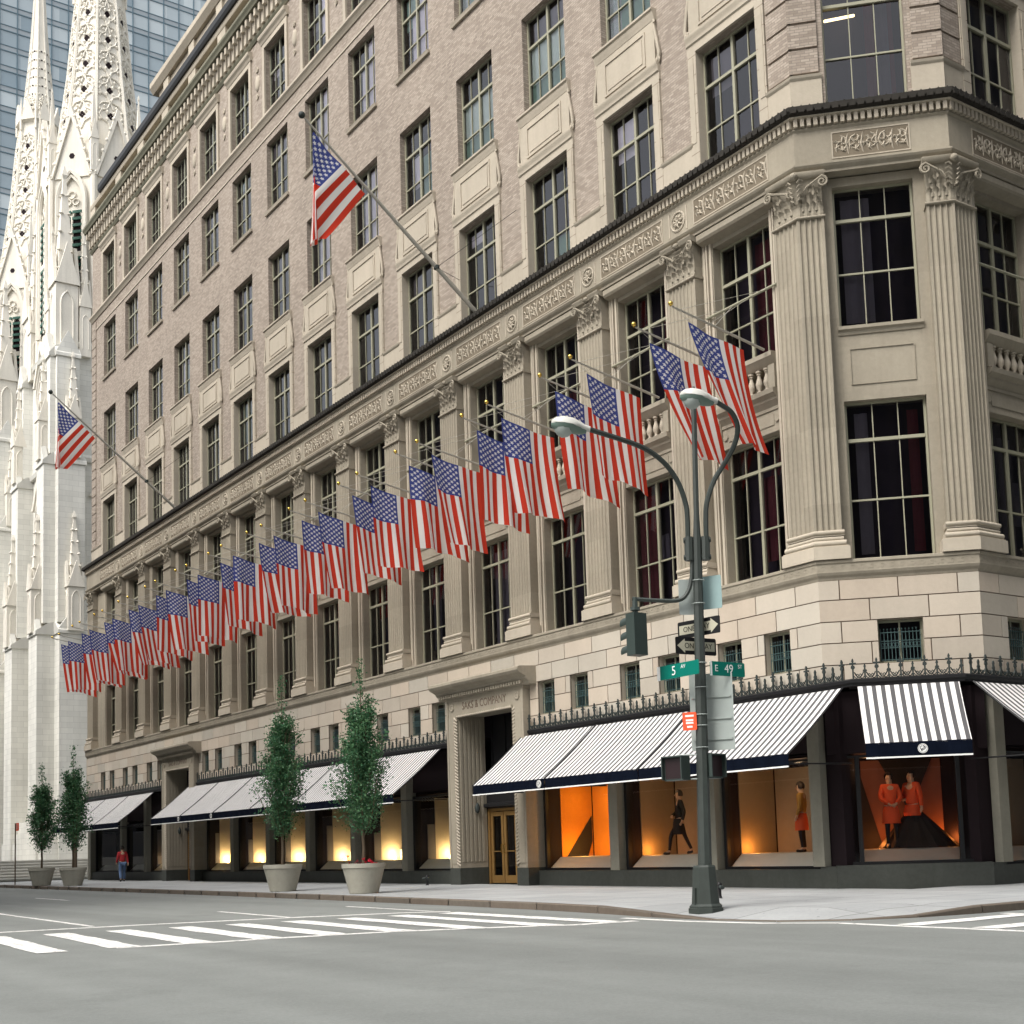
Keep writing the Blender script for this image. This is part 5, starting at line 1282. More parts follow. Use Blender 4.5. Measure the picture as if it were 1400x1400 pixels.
# traffic light on its arm
tl=thing('traffic_light','three lamp traffic light hanging from a curved arm, seen from its side','traffic light',tuple(W(0,6.0)))
def rel(a,z,d=0.): return tuple(W(a,z,d)-W(0,6.0))
mb=MB(); mb.tube([rel(q[0],q[1]) for q in spl([(-.10,6.38),(-.12,6.02),(-.20,5.76),(-.36,5.63),(-.7,5.63),(-1.22,5.68)])],.04,7); mb.build('arm',M['green'],tl,smooth=50)
mb=MB(); mb.tube([rel(-1.17,5.7),rel(-1.17,5.35)],.05,8); mb.lathe([(.09,0),(.09,.06)],8,rel(-1.17,5.46)); mb.build('hanger',M['signal'],tl)
FT=Fr((0,0),(-fv.x,-fv.y)); 
sx,sy,_=W(-1.17,5.4)-W(0,6.0)
mb=MB(); bx=Vector((sx,sy,0))
XF=Fr((sx,sy),(-S2*0+0,-1)); # housing faces -x (up the avenue)
XF=Fr((sx,sy),(0,-1))        # U=-y, N=(-1,0)
mb.box(XF,-.15,.15,-.14,.10,4.62-6.0,5.40-6.0); ho=mb.build('housing',M['signal'],tl)
for i in range(3):
    z=4.75+.262*i-6.0; mb=MB(); n=12
    c=Vector(XF.p(0,.10,z)); b=len(mb.v)
    for o in (0,.22):
        for q in range(n+1):
            a=-PI*.15+q*(PI*1.3)/n; p=XF.p(.115*math.cos(a),.10+o,z+.115*math.sin(a)-.03*(o>0)); mb.v.append(p)
    for q in range(n): mb.poly([b+q,b+q+1,b+n+2+q,b+n+1+q])
    v=mb.build('visor',M['signal'],tl,smooth=50,fix=False)
    mb=MB(); mb.lathe([(.105,0),(.07,.03),(.001,.045)],12,XF.p(0,.101,z),M=Matrix.Rotation(-PI/2,3,'Y')); mb.build('lens',M[('grille','ochre','pedbox')[i]],tl,smooth=60)
# pedestrian signals
def ped(a,z,d,turn,lab):
    r=thing('pedestrian_signal',lab,'walk signal',tuple(W(a,z,d)),turn)
    mb=MB(); mb.box(L0,-.21,.21,-.14,.08,-.22,.22); mb.build('housing',M['signal'],r)
    mb=MB(); mb.box(L0,-.175,.175,.081,.09,-.185,.185); mb.build('face',M['pedbox'],r)
    mb=MB(); mb.box(L0,-.21,.21,.08,.17,.20,.222); mb.box(L0,-.22,-.20,.08,.16,-.2,.222); mb.box(L0,.20,.22,.08,.16,-.2,.222); mb.build('visor',M['signal'],r)
    mb=MB(); g=Vector(W(0,z,0))-Vector(W(a,z,d)); g=Matrix.Rotation(-turn,3,'Z')@g
    for q in (-.2,.24): mb=MB(); mb.tube([(0,.02,q),(g.x,g.y,q)],.016,5); mb.build('bracket',M['signback'],r)
ped(-.48,2.53,.0,math.radians(14),'dark walk signal with a maroon face beside the lamp post')
ped(.20,2.56,.16,math.radians(100),'dark walk signal behind the lamp post, mostly hidden')
# signs
def board(name,lab,cat,a,z,d,turn,w,h,mat,backmat=None,lean=0.):
    r=thing(name,lab,cat,tuple(W(a,z,d)),turn); r.rotation_euler=(0,lean,turn)
    mb=MB(); ch=.02
    mb.fex(L0,[(-w/2+ch,-h/2),(w/2-ch,-h/2),(w/2,-h/2+ch),(w/2,h/2-ch),(w/2-ch,h/2),(-w/2+ch,h/2),(-w/2,h/2-ch),(-w/2,-h/2+ch)],-.004,.004)
    mb.build('panel',mat,r); return r
def oneway(r,w,h,sg):
    mb=MB(); al=w*.46; hh=h*.27; hd=h*.42
    x0=-sg*al; x1=sg*(al-.17); x2=sg*al
    mb.face([L0.p(x0,.0075,-hh),L0.p(x1,.0075,-hh),L0.p(x1,.0075,-hd),L0.p(x2,.0075,0),L0.p(x1,.0075,hd),L0.p(x1,.0075,hh),L0.p(x0,.0075,hh)]); mb.build('arrow',M['arrow'],r,fix=False)
    textmesh('ONE WAY',h*.44,M['black'],r,'lettering',(-sg*.05,-.010,-.0),0.,ext=.001,sx=.95)
TA=math.radians(8); TB=math.radians(84)
r=board('one_way_sign','upper ONE WAY sign with its arrow pointing away from the traffic light','traffic sign',.02,5.14,.20,TA,1.0,.32,M['black']); oneway(r,1.0,.32,1)
r=board('one_way_sign','lower ONE WAY sign with its arrow pointing towards the traffic light','traffic sign',-.04,4.79,.20,TB,.92,.32,M['black']); oneway(r,.92,.32,-1)
r=board('street_name_sign','green street sign reading 5 AV on the lamp post','street sign',-.40,4.33,.02,0.,1.12,.26,M['sgreen'])
textmesh('5',.24,M['white'],r,'lettering',(-.12,-.0065,.0),0.,ext=.001); textmesh('AV',.10,M['white'],r,'lettering',(.14,-.0065,.055),0.,ext=.001)
mb=MB(); mb.box(L0,-.585,-.50,-.006,.006,-.132,.132); mb.build('end_cap',M['white'],r)
r=board('street_name_sign','green street sign reading E 49 ST on the lamp post','street sign',.50,4.32,.0,PI/2,.86,.26,M['sgreen'])
textmesh('E',.17,M['white'],r,'lettering',(-.28,-.0065,.0),0.,ext=.001); textmesh('49',.22,M['white'],r,'lettering',(.03,-.0065,.0),0.,ext=.001); textmesh('ST',.10,M['white'],r,'lettering',(.31,-.0065,.055),0.,ext=.001)
mb=MB(); mb.box(L0,-.425,-.385,-.006,.006,-.132,.132); mb.build('end_cap',M['white'],r)
r=board('notice_sign','small red orange notice with white lines strapped to the lamp post','sign',-.22,3.38,-.04,math.radians(34),.26,.33,M['sorange'])
mb=MB()
for zc,ww in ((.10,.08),(.02,.07),(-.03,.07),(-.10,.05)): mb.box(L0,-ww,ww,.004,.006,zc-.017,zc+.017)
mb.build('lettering',M['white'],r)
r=board('road_sign','blue grey back of a sign high on the lamp post','sign',.24,5.78,.14,math.radians(28),.44,.62,M['signblue']); 
r=board('road_sign','pale narrow sign seen nearly edge on, high on the lamp post','sign',-.15,5.70,.12,math.radians(62),.4,.66,M['signback'])
r=board('road_sign','large grey sign back with cross ribs strapped to the lamp post','sign',.22,3.56,.16,math.radians(36),.80,1.42,M['signback'])
mb=MB()
for z in (-.5,-.12,.28): mb.box(L0,-.36,.36,.004,.03,z-.02,z+.02)
mb.build('rib',M['signback'],r)
# standpipes
def standpipe(x,y,lab):
    r=thing('standpipe',lab,'standpipe',(x,y,0)); r.scale=(.7,.7,.62); mb=MB(); mb.lathe([(.10,0),(.07,.03),(.055,.1),(.055,.36),(.09,.42),(.08,.5),(.03,.55)],10,(0,0,0)); mb.build('barrel',M['black'],r,smooth=40)
    for s in (-1,1):
        mb=MB(); mb.tube([(0,0,.40),(s*.16,-.06,.38),(s*.24,-.1,.36)],[.06,.06,.065],8); mb.build('inlet',M['iron'],r,smooth=40)
standpipe(.62,-4.15,'black standpipe behind the lamp post base'); standpipe(-17.2,-.7,'black standpipe at the wall between the two nearest planters')
standpipe(-51.5,-3.,'dark standpipe behind the farthest planter')

# ================================================================== planters and trees
def planter(x,y,lab,s=1.):
    mb=MB(); mb.lathe([(.40,0),(.42,.02),(.60,.72),(.63,.74),(.63,.86),(.55,.86),(.53,.76),(.001,.76)],28,(0,0,0))
    r=thing('planter',lab,'planter',(x,y,.0)); r.scale=(s,s,s); mb.build('tub',M['concrete'],r,smooth=30)
    m2=MB(); m2.lathe([(.54,.765),(.3,.80),(.001,.82)],16,(0,0,0)); m2.build('soil',M['soil'],r); return r
def tree(x,y,lab,H,wid,seed,z0=.8,clear=.9,lean=0.,nl=5200,top=.12,ls=.06):
    r=random.Random(seed); t=thing('tree',lab,'tree',(x,y,z0)); tr=MB(); lf=MB()
    Ht=H-z0
    tr.tube([(0,0,0),(.02,.01,clear*.5),(-.01,0,clear),(lean*.5,.02,Ht*.55),(lean,0,Ht*.93)],[.055,.05,.048,.03,.008],7)
    br=[]
    for i in range(46):
        t_=i/46; z=clear*.75+(Ht-clear)*.70*t_**1.05; a=i*2.4+r.uniform(-.4,.4)
        L=(Ht-z)*r.uniform(.22,.42); 
        tt=max(.01,min(1,(z+L*.75-clear*.7)/(Ht-clear*.7))); rad=wid*((tt/.30)**.6 if tt<.30 else (1-(tt-.30)/.72)**.85)*r.uniform(.5,1.08)
        p0=Vector((lean*z/Ht,0,z)); p1=p0+Vector((math.cos(a)*rad*.6,math.sin(a)*rad*.6,L*.38)); p2=p0+Vector((math.cos(a)*rad,math.sin(a)*rad,L))
        tr.tube([tuple(p0),tuple(p1),tuple(p2)],[.018,.012,.004],4); br.append((p0,p1,p2))
    br.append((Vector((lean*.6,0,Ht*.6)),Vector((lean*.8,0,Ht*.8)),Vector((lean,0,Ht))))
    tr.build('trunk',M['bark'],t,smooth=50)
    gaps=[(r.uniform(0,6.28),r.uniform(clear,Ht)) for _ in range(9)]
    for i in range(nl):
        p0,p1,p2=br[int(r.random()*len(br))]; q=r.uniform(.12,1.0)
        p=p0.lerp(p1,q/.5) if q<.5 else p1.lerp(p2,(q-.5)/.5)
        sp=wid*.17*(1.15-.75*p.z/Ht); p=p+Vector((r.gauss(0,sp),r.gauss(0,sp),r.gauss(0,.09)))
        a=math.atan2(p.y,p.x); rr=math.hypot(p.x,p.y)
        if rr>wid*.35 and any(abs((a-g+PI)%(2*PI)-PI)<.5 and abs(p.z-gz)<.25 for g,gz in gaps): continue
        if p.z<clear*.72: continue
        s=ls*r.uniform(.65,1.25); d=Vector((r.gauss(0,1),r.gauss(0,1),r.gauss(.5,.7))); 
        if d.length<.1: continue
        d.normalize(); e=d.cross(Vector((r.gauss(0,1),r.gauss(0,1),r.gauss(0,1))))
        if e.length<.1: continue
        e.normalize(); lf.face([tuple(p),tuple(p+d*s*.5+e*s*.36),tuple(p+d*s*1.15),tuple(p+d*s*.5-e*s*.36)])
    lf.build('crown',M['leaf'],t,fix=False); return t
planter(-12.75,-5.45,'grey concrete planter nearest the portal, red flowers at its rim'); planter(-18.3,-5.45,'grey concrete planter without flowers, beside the one with red flowers')
planter(-42.0,-5.4,'planter of the far pair under the taller tree'); planter(-45.6,-5.9,'planter of the far pair under the shorter tree')
tree(-12.75,-5.45,'tall slender tree in the planter with red flowers',6.75,.92,5,clear=1.0,nl=17000,ls=.07)
tree(-18.3,-5.45,'tall slender tree in the planter without flowers, beside the red flowered one',6.95,.90,8,clear=1.05,nl=15500,lean=.1,ls=.07)
tree(-42.0,-5.4,'taller bushy tree of the far pair, nearer the store',6.6,.95,12,clear=1.0,nl=8500,ls=.095)
tree(-45.6,-5.9,'shorter bushy tree of the far pair, nearer the cathedral',6.0,.92,17,clear=1.0,nl=8000,ls=.095)
r=random.Random(4); mb=MB()
for i in range(16):
    a=r.uniform(-2.6,.4); d=r.uniform(.2,.55); x,y,z=-12.75+d*math.cos(a),-5.45+d*math.sin(a),.86+abs(r.gauss(0,.07)); 
    for q in range(2): s=.035; mb.face([(x+r.gauss(0,s),y+r.gauss(0,s),z+r.gauss(0,s)) for _ in range(4)])
o=mb.build('flowers',M['redflower'],None,fix=False); tag(o,'small red flowers growing in the nearest planter','flowers'); o['kind']='stuff'
# street furniture far left
sp=thing('sign_post','thin post with a small red sign beyond the far planters','sign post',(-51.6,-5.7,0)); mb=MB(); mb.tube([(0,0,0),(0,0,3.25)],.035,6); mb.build('post',M['bark'],sp)
mb=MB(); mb.box(L0,-.05,.42,-.08,-.04,2.85,3.25); mb.build('panel',M['sorange'],sp); mb=MB(); 
for z in (2.95,3.05,3.15): mb.box(L0,.04,.34,-.041,-.035,z-.012,z+.012)
mb.build('lettering',M['white'],sp)
sp=thing('traffic_post','brown post standing between the far pair of trees','post',(-46.8,-3.9,0)); mb=MB(); mb.lathe([(.2,0),(.2,.1),(.13,.7),(.08,.8),(.08,3.6),(.05,3.7)],8,(0,0,0)); mb.build('shaft',M['bark'],sp,smooth=30)
# pedestrian
pr=thing('person','person in a red shirt and blue jeans walking away along the store front','person',(-47.6,-1.25,0),math.radians(-100)); pr.scale=(1.1,1.1,1.05)
figure(pr,dict(kl=(-.10,-.16,.5),al=(-.10,-.13,.10),tl=(-.11,-.27,.04),kr=(.10,.02,.5),ar=(.10,.22,.13),tr=(.10,.1,.02),wl=(-.25,.12,.9),pl=(-.25,.14,.84),wr=(.25,-.16,.95),pr=(.25,-.2,.9)),M['skin'],M['redshirt'],M['jeans'],M['hair'])

# ================================================================== cathedral
def ashlar(name,c,bw=.95,bh=.42):
    t=NT(name); uv=t.n('ShaderNodeUVMap').outputs[0]; P=t.pos(); b=t.n('ShaderNodeTexBrick'); t.l(uv,b.inputs['Vector']); b.inputs['Scale'].default_value=1.; b.inputs['Brick Width'].default_value=bw; b.inputs['Row Height'].default_value=bh; b.inputs['Mortar Size'].default_value=.012; b.inputs['Mortar Smooth'].default_value=.3
    b.inputs['Color1'].default_value=C4([x*.93 for x in c]); b.inputs['Color2'].default_value=C4([min(1,x*1.04) for x in c]); b.inputs['Mortar'].default_value=C4([x*.74 for x in c])
    n1=t.noise(P,.25,4); n2=t.noise(t.mapv(P,(1.5,1.5,.12)),1.,4); f=t.ma('ADD',.66,t.ma('ADD',t.ma('MULTIPLY',n1,.30),t.ma('MULTIPLY',n2,.42)))
    t.bsdf(t.scale(b.outputs['Color'],f),.85,.2); return t.m
M['ash']=ashlar('marble_blocks',(.66,.65,.60))
cath=thing('cathedral','white marble gothic cathedral with two openwork spires beyond the store','cathedral',(-94,8,0))
def G(cx,cy,ang): return Fr((cx,cy),(math.cos(ang),math.sin(ang)))      # frame whose origin is the tower axis
def arch(w,z0,zs,n=6,rise=1.25):
    """pointed arch outline, width w, springing at zs"""
    h=w/2; R_=w*rise; pts=[(-h,z0),(-h,zs)]; cxr=-h+R_; a1=math.acos((R_-h)/R_)
    for i in range(1,n+1): a=a1*i/n; pts.append((cxr-R_*math.cos(a),zs+R_*math.sin(a)))
    return pts+[(-u,z) for u,z in reversed(pts[:-1])]
def ribbon(mb,F,pts,o,r,n=5): mb.tube([F.p(u,o,z) for u,z in pts],r,n)
def pinnacle(mb,x,y,z,h,w,crk=True):
    F=Fr((x,y),(1,0)); mb.box(F,-w/2,w/2,-w/2,w/2,z,z+h*.42)
    for a in range(4):
        f=G(x,y,a*PI/2); mb.fex(f,[(-w*.55,z+h*.36),(w*.55,z+h*.36),(0,z+h*.58)],w*.42,w*.58)
        ribbon(mb,f,arch(w*.55,z+h*.05,z+h*.26,4),w*.5,w*.05,4)
    mb.lathe([(w*.52,z+h*.42),(w*.10,z+h*.93),(w*.18,z+h*.95),(w*.05,z+h)],4,(x,y,0),ph=PI/4)
    if crk:
        for i in range(5):
            t=i/5; rr=w*.5*(1-t*.8)
            for a in range(4): q=a*PI/2+PI/4; mb.lathe([(.01,-.12),(w*.13,0),(.01,.12)],4,(x+rr*math.cos(q),y+rr*math.sin(q),z+h*(.44+.5*t)))
def tower(cx,cy,seed):
    mb=MB(); HS=4.5
    mb.box(Fr((cx,cy),(1,0)),-HS,HS,-HS,HS,2.6,41)
    mb.box(Fr((cx,cy),(1,0)),-HS-1.5,HS+1.5,-HS-1.5,HS+1.5,0,2.6); mb.box(Fr((cx,cy),(1,0)),-HS-1.3,HS+1.3,-HS-1.3,HS+1.3,2.6,3.3); mb.box(Fr((cx,cy),(1,0)),-HS-1.1,HS+1.1,-HS-1.1,HS+1.1,3.3,4.2)
    o=mb.build('tower',M['ash'],cath)
    bt=MB(); pn=MB(); tr=MB()
    for a in range(4):
        f=G(cx,cy,a*PI/2)
        for s in (-1,1):
            for (z0,z1,pr,wd) in ((0,18.9,1.65,2.3),(18.9,32,1.2,2.0),(32,40.5,.75,1.7)):
                u0,u1=sorted((s*(HS+.35),s*(HS+.35-wd)))
                bt.box(f,u0,u1,HS-.1,HS+pr,z0,z1-.9); bt.sweep(f,[(HS-.1,z1-.9),(HS+pr+.12,z1-.9),(HS+pr+.12,z1-.65),(HS+.5*pr,z1),(HS-.1,z1+.2)],u0-.1,u1+.1)
                bt.fex(f,[(u0-.1,z1-.6),(u1+.1,z1-.6),((u0+u1)/2,z1+1.2)],HS+pr-.35,HS+pr+.05)
            uc=s*(HS+.35-1.15)
            q=f.p(uc,HS+1.35,0); pinnacle(pn,q[0],q[1],18.2,9.2,1.15)
            q=f.p(uc,HS+.95,0); pinnacle(pn,q[0],q[1],31.6,8.4,.95)
            q=f.p(s*(HS-.5),HS-.5,0); 
            if s>0: pinnacle(pn,q[0],q[1],40,15.5,1.7); 
            q=f.p(s*(HS-1.9),HS+.0,0); pinnacle(pn,q[0],q[1],40,11.,.85)
        for z in (18.6,31.6,40.6): bt.sweep(f,[(HS-.1,z),(HS+.25,z+.1),(HS+.35,z+.4),(HS+.1,z+.7),(HS-.1,z+.7)],-HS-.2,HS+.2)
        # tall traceried bays
        for (z0,zs,w) in ((5,13.,3.2),(20.6,27.4,3.0),(33.5,37.6,2.8)):
            for k in range(3): ribbon(tr,f,arch(w-.36*k,z0,zs),HS+.16-.1*k,.13)
            for k in (-1,0,1): tr.tube([f.p(k*w*.22,HS+.02,z0),f.p(k*w*.22,HS+.02,zs+w*.3)],.07,4)
            for k in (-1,1): ribbon(tr,f,arch(w*.42,zs-.6,zs-.1,4),HS+.03,.06,4) if False else None
            tr.fex(f,[(-w*.75,zs+w*.55),(0,zs+w*1.75),(w*.75,zs+w*.55),(w*.6,zs+w*.55),(0,zs+w*1.5),(-w*.6,zs+w*.55)],HS,HS+.3)
    bt.build('buttress',M['ash'],o); tr.build('tracery',M['cath'],o)
    # octagonal belfry
    ob=MB(); RR=4.75; ap=RR*math.cos(PI/8); fw=2*RR*math.sin(PI/8)
    ob.lathe([(RR,40.8),(RR,58.)],8,(cx,cy,0),ph=PI/8)
    lv=MB(); fr=MB(); hole=MB()
    for a in range(8):
        f=G(cx,cy,a*PI/4); w=1.95
        q=f.p(fw/2,ap,0); ob.tube([(q[0],q[1],41),(q[0],q[1],58.5)],.27,8); pinnacle(pn,q[0],q[1],55.5,7.5,.6,False)
        for k in (-1,1): hole.fex(f,[(u+k*.46,z) for u,z in arch(.78,43.2,51.5,4)],ap-.02,ap+.02)
        for k in range(2): ribbon(fr,f,arch(w+.5-.34*k,43.,53.2),ap+.24-.1*k,.16)
        for k in (-.5,.5): ribbon(fr,f,[(u+k*w*.5,z) for u,z in arch(w*.46,43.2,51.6,4)],ap+.08,.07,4)
        for cu,cv,rr in ((0,53.75,.30),(-.34,53.15,.26),(.34,53.15,.26)): fr.tube([f.p(cu+rr*math.cos(t*PI/8),ap+.08,cv+rr*math.sin(t*PI/8)) for t in range(17)],.06,4)
        for k in (-1,0,1): fr.tube([f.p(k*.86,ap+.1,43.2),f.p(k*.86,ap+.1,52.)],.07,4)
        fr.box(f,-w/2,w/2,ap,ap+.15,48.6,49.0)
        ob.fex(f,[(-1.6,55.2),(-1.75,55.2),(0,61.2),(1.75,55.2),(1.6,55.2),(0,60.2)],ap-.1,ap+.32)
        ob.fex(f,[(-1.5,55.2),(0,60.4),(1.5,55.2)],ap-.15,ap+.12)
        for k in (-1,1):
            for i in range(6): t=i/6; q=f.p(k*1.75*(1-t),ap+.25,55.4+5.8*t); ob.lathe([(.02,-.22),(.17,0),(.02,.22)],4,q)
        hole.lathe([(.25,0),(.25,.02)],6,f.p(0,ap+.12,57.),M=Matrix.Rotation(a*PI/4,3,'Z')@RX)
        for i in range(17):
            z=43.4+i*.55
            if 48.4<z<49.1: continue
            for k in (-1,1): fr.box(f,min(k*.06,k*.86),max(k*.06,k*.86),ap+.03,ap+.16,z,z+.22,1)
    ob.build('belfry',M['cath'],o,smooth=20); fr.build('belfry_window',[M['cath'],M['louvre']],o); hole.build('window_opening',M['dark'],o)
    # spire
    pro=[(58.,3.35),(60,3.05),(66,2.35),(71,1.95),(73.4,1.70),(73.6,1.95),(74.2,1.9),(74.4,1.45),(79.4,.98),(83,.72),(94,.12)]
    sp=MB(); sp.lathe([(r_/math.cos(PI/8),z) for z,r_ in pro],8,(cx,cy,0),ph=PI/8)
    def rad(z):
        for (z0,r0),(z1,r1) in zip(pro,pro[1:]):
            if z0<=z<=z1: return r0+(r1-r0)*(z-z0)/(z1-z0)
        return .1
    so=sp.build('spire',M['cath'],o); og=MB(); dk=MB()
    for a in range(8):
        f=G(cx,cy,a*PI/4); e=lambda z:(f.p(rad(z)*math.tan(PI/8),rad(z),z))
        og.tube([e(z) for z in (58,60,63,66,69,71,73.4,74.4,77,80,83,88,93)],[.20,.18,.17,.16,.15,.14,.13,.11,.1,.09,.08,.06,.04],5)
        z=59.6; k=0
        for i in range(13):
            z=58.4+i*1.15
            for zz_ in (z,):
                if zz_<73: q=e(zz_); og.lathe([(.02,-.14),(.15,0),(.02,.16)],4,q)
        for i in range(6):
            z=61.4+2.35*i if i<5 else 75.3
            w=rad(z)*math.tan(PI/8)*.80; h=1.05 if i<5 else .7
            if i==5: w*=.8
            D=[(0,z+h+.25),(w*.25,z+h*.62),(w*.8,z+h*.35),(w,z),(w*.8,z-h*.35),(w*.25,z-h*.62),(0,z-h-.2)]
            D=D+[(-u,q) for u,q in reversed(D)]
            og.tube([f.p(u,rad(q)+.04,q) for u,q in D],.085,4)
            for q in range(4):
                a_=q*PI/2+PI/4; og.lathe([(.02,-.20),(.15,0),(.02,.20)],4,f.p(.42*w*math.cos(a_),rad(z)+.03,z+.42*h*math.sin(a_)))
            for k_ in (-1,1): og.tube([f.p(k_*w*.15,rad(z+h)+.05,z+h+.2),f.p(k_*w*.7,rad(z+h)+.05,z+h*1.05),f.p(k_*w*.95,rad(z+h)+.05,z+h*.75)],[.05,.09,.04],4)
            for u,q in ((w*.95,z+h*.45),(-w*.95,z+h*.45),(w*.95,z-h*.45),(-w*.95,z-h*.45),(0,z+h+.35),(w*.5,z+h*.8),(-w*.5,z+h*.8)): og.lathe([(.02,-.16),(.13,0),(.02,.16)],4,f.p(u,rad(q)+.05,q))
            if True:
                for du,dz in ((.16,0),(-.16,0),(0,.17),(0,-.17)): og.lathe([(.13,-.02),(.13,.03)],6,m=1,c=f.p(du*w,rad(z)+.02,z+dz),M=Matrix.Rotation(a*PI/4,3,'Z')@RX)
        for i in range(6):
            z=76.6+i*.95; w=rad(z)*math.tan(PI/8)*.6
            for k in (-1,1): og.lathe([(.02,-.13),(.10,0),(.02,.13)],4,f.p(k*w,rad(z)+.03,z))
            og.lathe([(.09,-.02),(.09,.03)],6,m=1,c=f.p(0,rad(z)+.01,z),M=Matrix.Rotation(a*PI/4,3,'Z')@RX)
        r_=rad(74); og.fex(f,[(-r_*.4,73.6),(r_*.4,73.6),(0,75.6)],r_-.05,r_+.14)
        q=f.p(r_*math.tan(PI/8),r_,0); og.lathe([(.14,72.6),(.14,74.4),(.01,76.)],4,(q[0],q[1],0))
    og.build('spire_tracery',[M['cath'],M['dark']],so)
    pn.build('pinnacle',M['cath'],o)
    # statue niches low on the buttresses
tower(-82.9,8.3,1); tower(-106.4,9.4,2)
mb=MB(); f=Fr((-94.6,0),(1,0))
mb.fex(f,[(-7.4,0),(7.4,0),(7.4,30),(0,44),(-7.4,30)],-90,-6.2); mb.build('nave',M['ash'],cath)
mb=MB()
for k in range(5): ribbon(mb,f,arch(9.2-1.3*k,2.5,10.5,8,.95),-5.3-.18*k,.42)
mb.fex(f,[(-6.6,14),(0,28),(6.6,14),(5.8,14),(0,26.2),(-5.8,14)],-6.2,-5.4); mb.fex(f,[(-5.6,14.5),(5.6,14.5),(0,25.6)],-6.2,-5.9)
for i in range(9):
    t=i/9
    for k in (-1,1):
        q=f.p(k*6.3*(1-t),-5.3,14.4+13.6*t); mb.lathe([(.03,-.45),(.34,0),(.03,.45)],5,q)
for i in range(5):
    for k in (-1,1): mb.lathe([(.5-.06*i,-.05),(.5-.06*i,.08)],6,f.p(k*(4.6-1.0*i),-5.85,15.6+1.75*i),M=RX)
for k in (-1,1): pinnacle(mb,*f.p(k*6.9,-5.2,0)[:2],12,14,1.4)
for i in range(7): 
    u=-3+i; ribbon(mb,f,arch(.8,29,31.2,4),-6.05,.1,4) if False else mb.tube([f.p(u*1.6,-6.1,28.6),f.p(u*1.6,-6.1,31.4)],.12,4)
mb.build('portal_gable',M['cath'],cath)
mb=MB(); mb.fex(f,arch(4.,2.4,9.4,6,.95),-6.25,-6.1); mb.build('portal_opening',M['dark'],cath)
mb=MB()
for i in range(7):
    f0=Fr((0,0),(1,0)); x1=-71.8-.45*i; z=-.1+.2*i
    mb.box(f0,-84,x1-.16,-30,9.5-.001*i,z,z+.13); mb.box(f0,-84,x1,-30,9.6,z+.131,z+.20)
mb.build('steps',M['cathG'],cath)
# ================================================================== glass tower behind
gt=thing('glass_tower','tall blue grey glass office tower behind the cathedral spires','skyscraper',(-190,50,0))
gl=Fr((-190,0),(0,1))
mb=MB(); mb.box(gl,-14,118,-60,0,0,240); mb.build('curtain_wall',M['curt'],gt)
mb=MB()
for i in range(12,66):
    z=i*3.5; mb.box(gl,-14,118,0,.10,z,z+.16); mb.box(gl,-14,118,0,.10,z+.95,z+1.07)
for j in range(49): u=-14+j*2.75; mb.box(gl,u,u+.14,.001,.16,30,238)
o=mb.build('mullion_grid',M['mull'],gt); o['kind']='stuff'
mb=MB()
for i in range(12,66): z=i*3.5; mb.box(gl,-14,118,.002,.03,z+.161,z+.949)
o=mb.build('spandrel_band',M['spand'],gt); o['kind']='stuff'

for t_ in (cath,gt):
    for ch in t_.children: ch.location=-t_.location
# unseen blocks added across both streets; heights and dark fronts set what the windows mirror
def blockmat():
    t=NT('office_front'); uv=t.n('ShaderNodeUVMap').outputs[0]; b=t.n('ShaderNodeTexBrick'); t.l(uv,b.inputs['Vector']); b.offset=0.; b.inputs['Scale'].default_value=1.; b.inputs['Brick Width'].default_value=2.4; b.inputs['Row Height'].default_value=3.6; b.inputs['Mortar Size'].default_value=.62; b.inputs['Mortar Smooth'].default_value=0.
    b.inputs['Color1'].default_value=(.03,.03,.035,1); b.inputs['Color2'].default_value=(.07,.07,.08,1); b.inputs['Mortar'].default_value=(.10,.09,.08,1)
    t.bsdf(b.outputs['Color'],.7,.2); return t.m
M['office']=blockmat()
for (x0,x1,y0,y1,h,lab) in ((-96,-14,-60,-32,40,'limestone office block facing the store across the avenue'),(-340,-112,-70,-32,30,'long unseen office block added opposite the cathedral for the store windows to mirror'),(34,140,-120,-52,64,'tall limestone office block behind the crossing'),(23,90,0,70,50,'unseen office block added across the side street for the store windows to mirror')):
    o=thing('added_office_block',lab,'building',(x0,y0,0)); mb=MB(); mb.vex(L0,[(0,0),(x1-x0,0),(x1-x0,-(y1-y0)),(0,-(y1-y0))],RZ,h); mb.build('wall',M['office'],o)
    mb=MB(); mb.vex(L0,[(-.4,.4),(x1-x0+.4,.4),(x1-x0+.4,-(y1-y0)-.4),(-.4,-(y1-y0)-.4)],h,h+1.2); mb.build('cornice',M['limeL'],o)

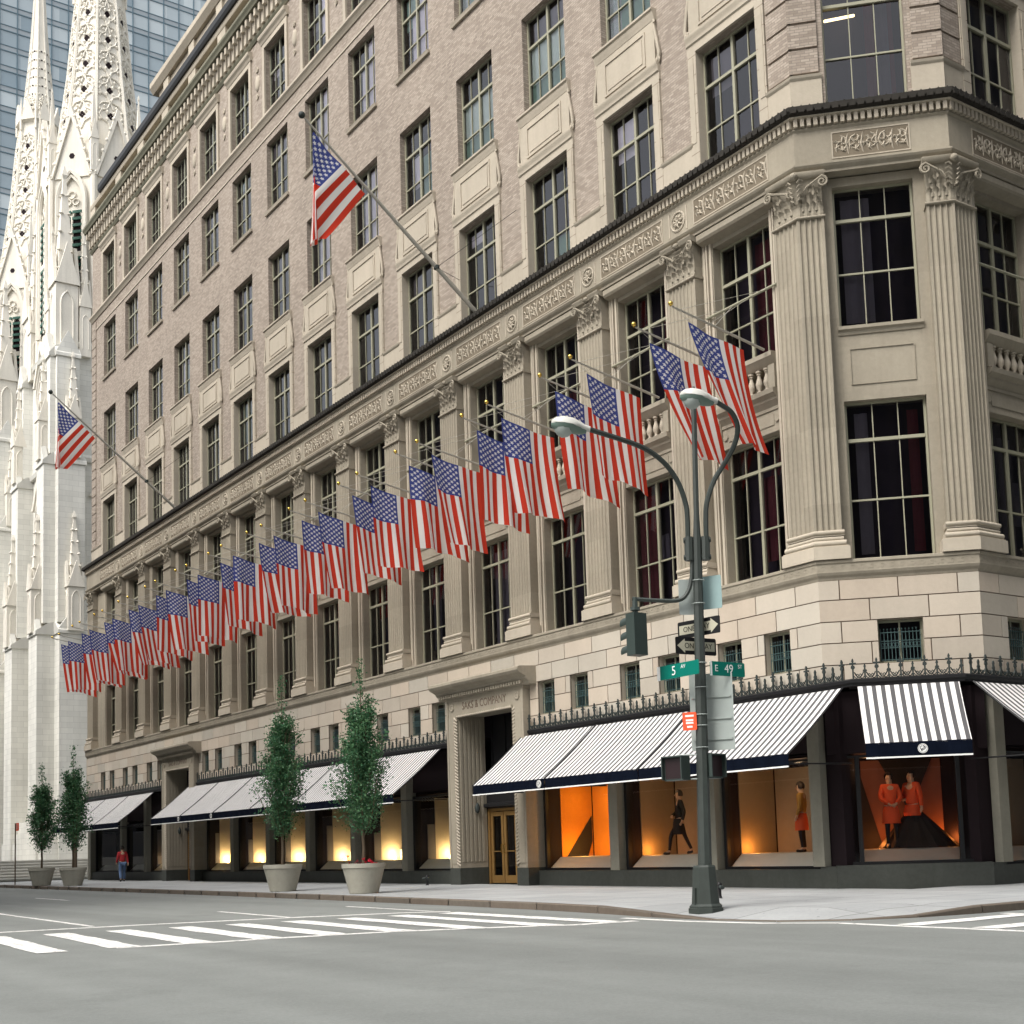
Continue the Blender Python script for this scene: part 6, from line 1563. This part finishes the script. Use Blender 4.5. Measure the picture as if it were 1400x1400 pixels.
# ================================================================== camera and light
f,ppx,ppy,yaw,pitch,roll=1791.037,693.2496,975.929,.972296039,.100735213,-.0310680568
cy,sy=math.cos(yaw),math.sin(yaw); fw=Vector((-sy*math.cos(pitch),cy*math.cos(pitch),math.sin(pitch))); r0=Vector((cy,sy,0)); u0=r0.cross(fw)
r=math.cos(roll)*r0+math.sin(roll)*u0; u=r.cross(fw)
cam=bpy.data.cameras.new('camera'); co=bpy.data.objects.new('camera',cam); COL.objects.link(co)
m=Matrix.Identity(4)
for i in range(3): m[i][0]=r[i]; m[i][1]=u[i]; m[i][2]=-fw[i]
m[0][3],m[1][3],m[2][3]=21.0582409,-23.333597,1.22090533
co.matrix_world=m; cam.sensor_width=36; cam.lens=f/1400*36; cam.shift_x=(700-ppx)/1400; cam.shift_y=(ppy-700)/1400; cam.clip_end=3000; cam.clip_start=.1
sc.camera=co
EL,AZ=math.radians(52),math.radians(205)     # sun high in the south-west, behind thin overcast
w=bpy.data.worlds.new('World'); sc.world=w; w.use_nodes=True; nt=w.node_tree; nt.nodes.clear()
sk=nt.nodes.new('ShaderNodeTexSky'); sk.sky_type='NISHITA'; sk.sun_disc=False; sk.sun_elevation=EL; sk.dust_density=4.; sk.air_density=1.2; sk.ozone_density=.6
d=Vector((.15,-1,0)).normalized(); sk.sun_rotation=math.atan2(d.x,d.y)
hs=nt.nodes.new('ShaderNodeHueSaturation'); hs.inputs['Saturation'].default_value=.22
bg=nt.nodes.new('ShaderNodeBackground'); bg.inputs[1].default_value=.15; ow=nt.nodes.new('ShaderNodeOutputWorld')
nt.links.new(sk.outputs[0],hs.inputs['Color']); nt.links.new(hs.outputs[0],bg.inputs[0]); nt.links.new(bg.outputs[0],ow.inputs[0])
sl=bpy.data.lights.new('sun','SUN'); sl.energy=1.2; sl.angle=math.radians(28); sl.color=(1,.95,.87)
so=link('sun',sl); sd=Vector((d.x*math.cos(EL),d.y*math.cos(EL),math.sin(EL))); so.rotation_euler=sd.to_track_quat('Z','Y').to_euler()
sc.view_settings.view_transform='Standard'; sc.view_settings.look='None'; sc.view_settings.exposure=1.02; sc.view_settings.gamma=1
sc.cycles.max_bounces=8; sc.cycles.transparent_max_bounces=16; sc.cycles.use_denoising=True
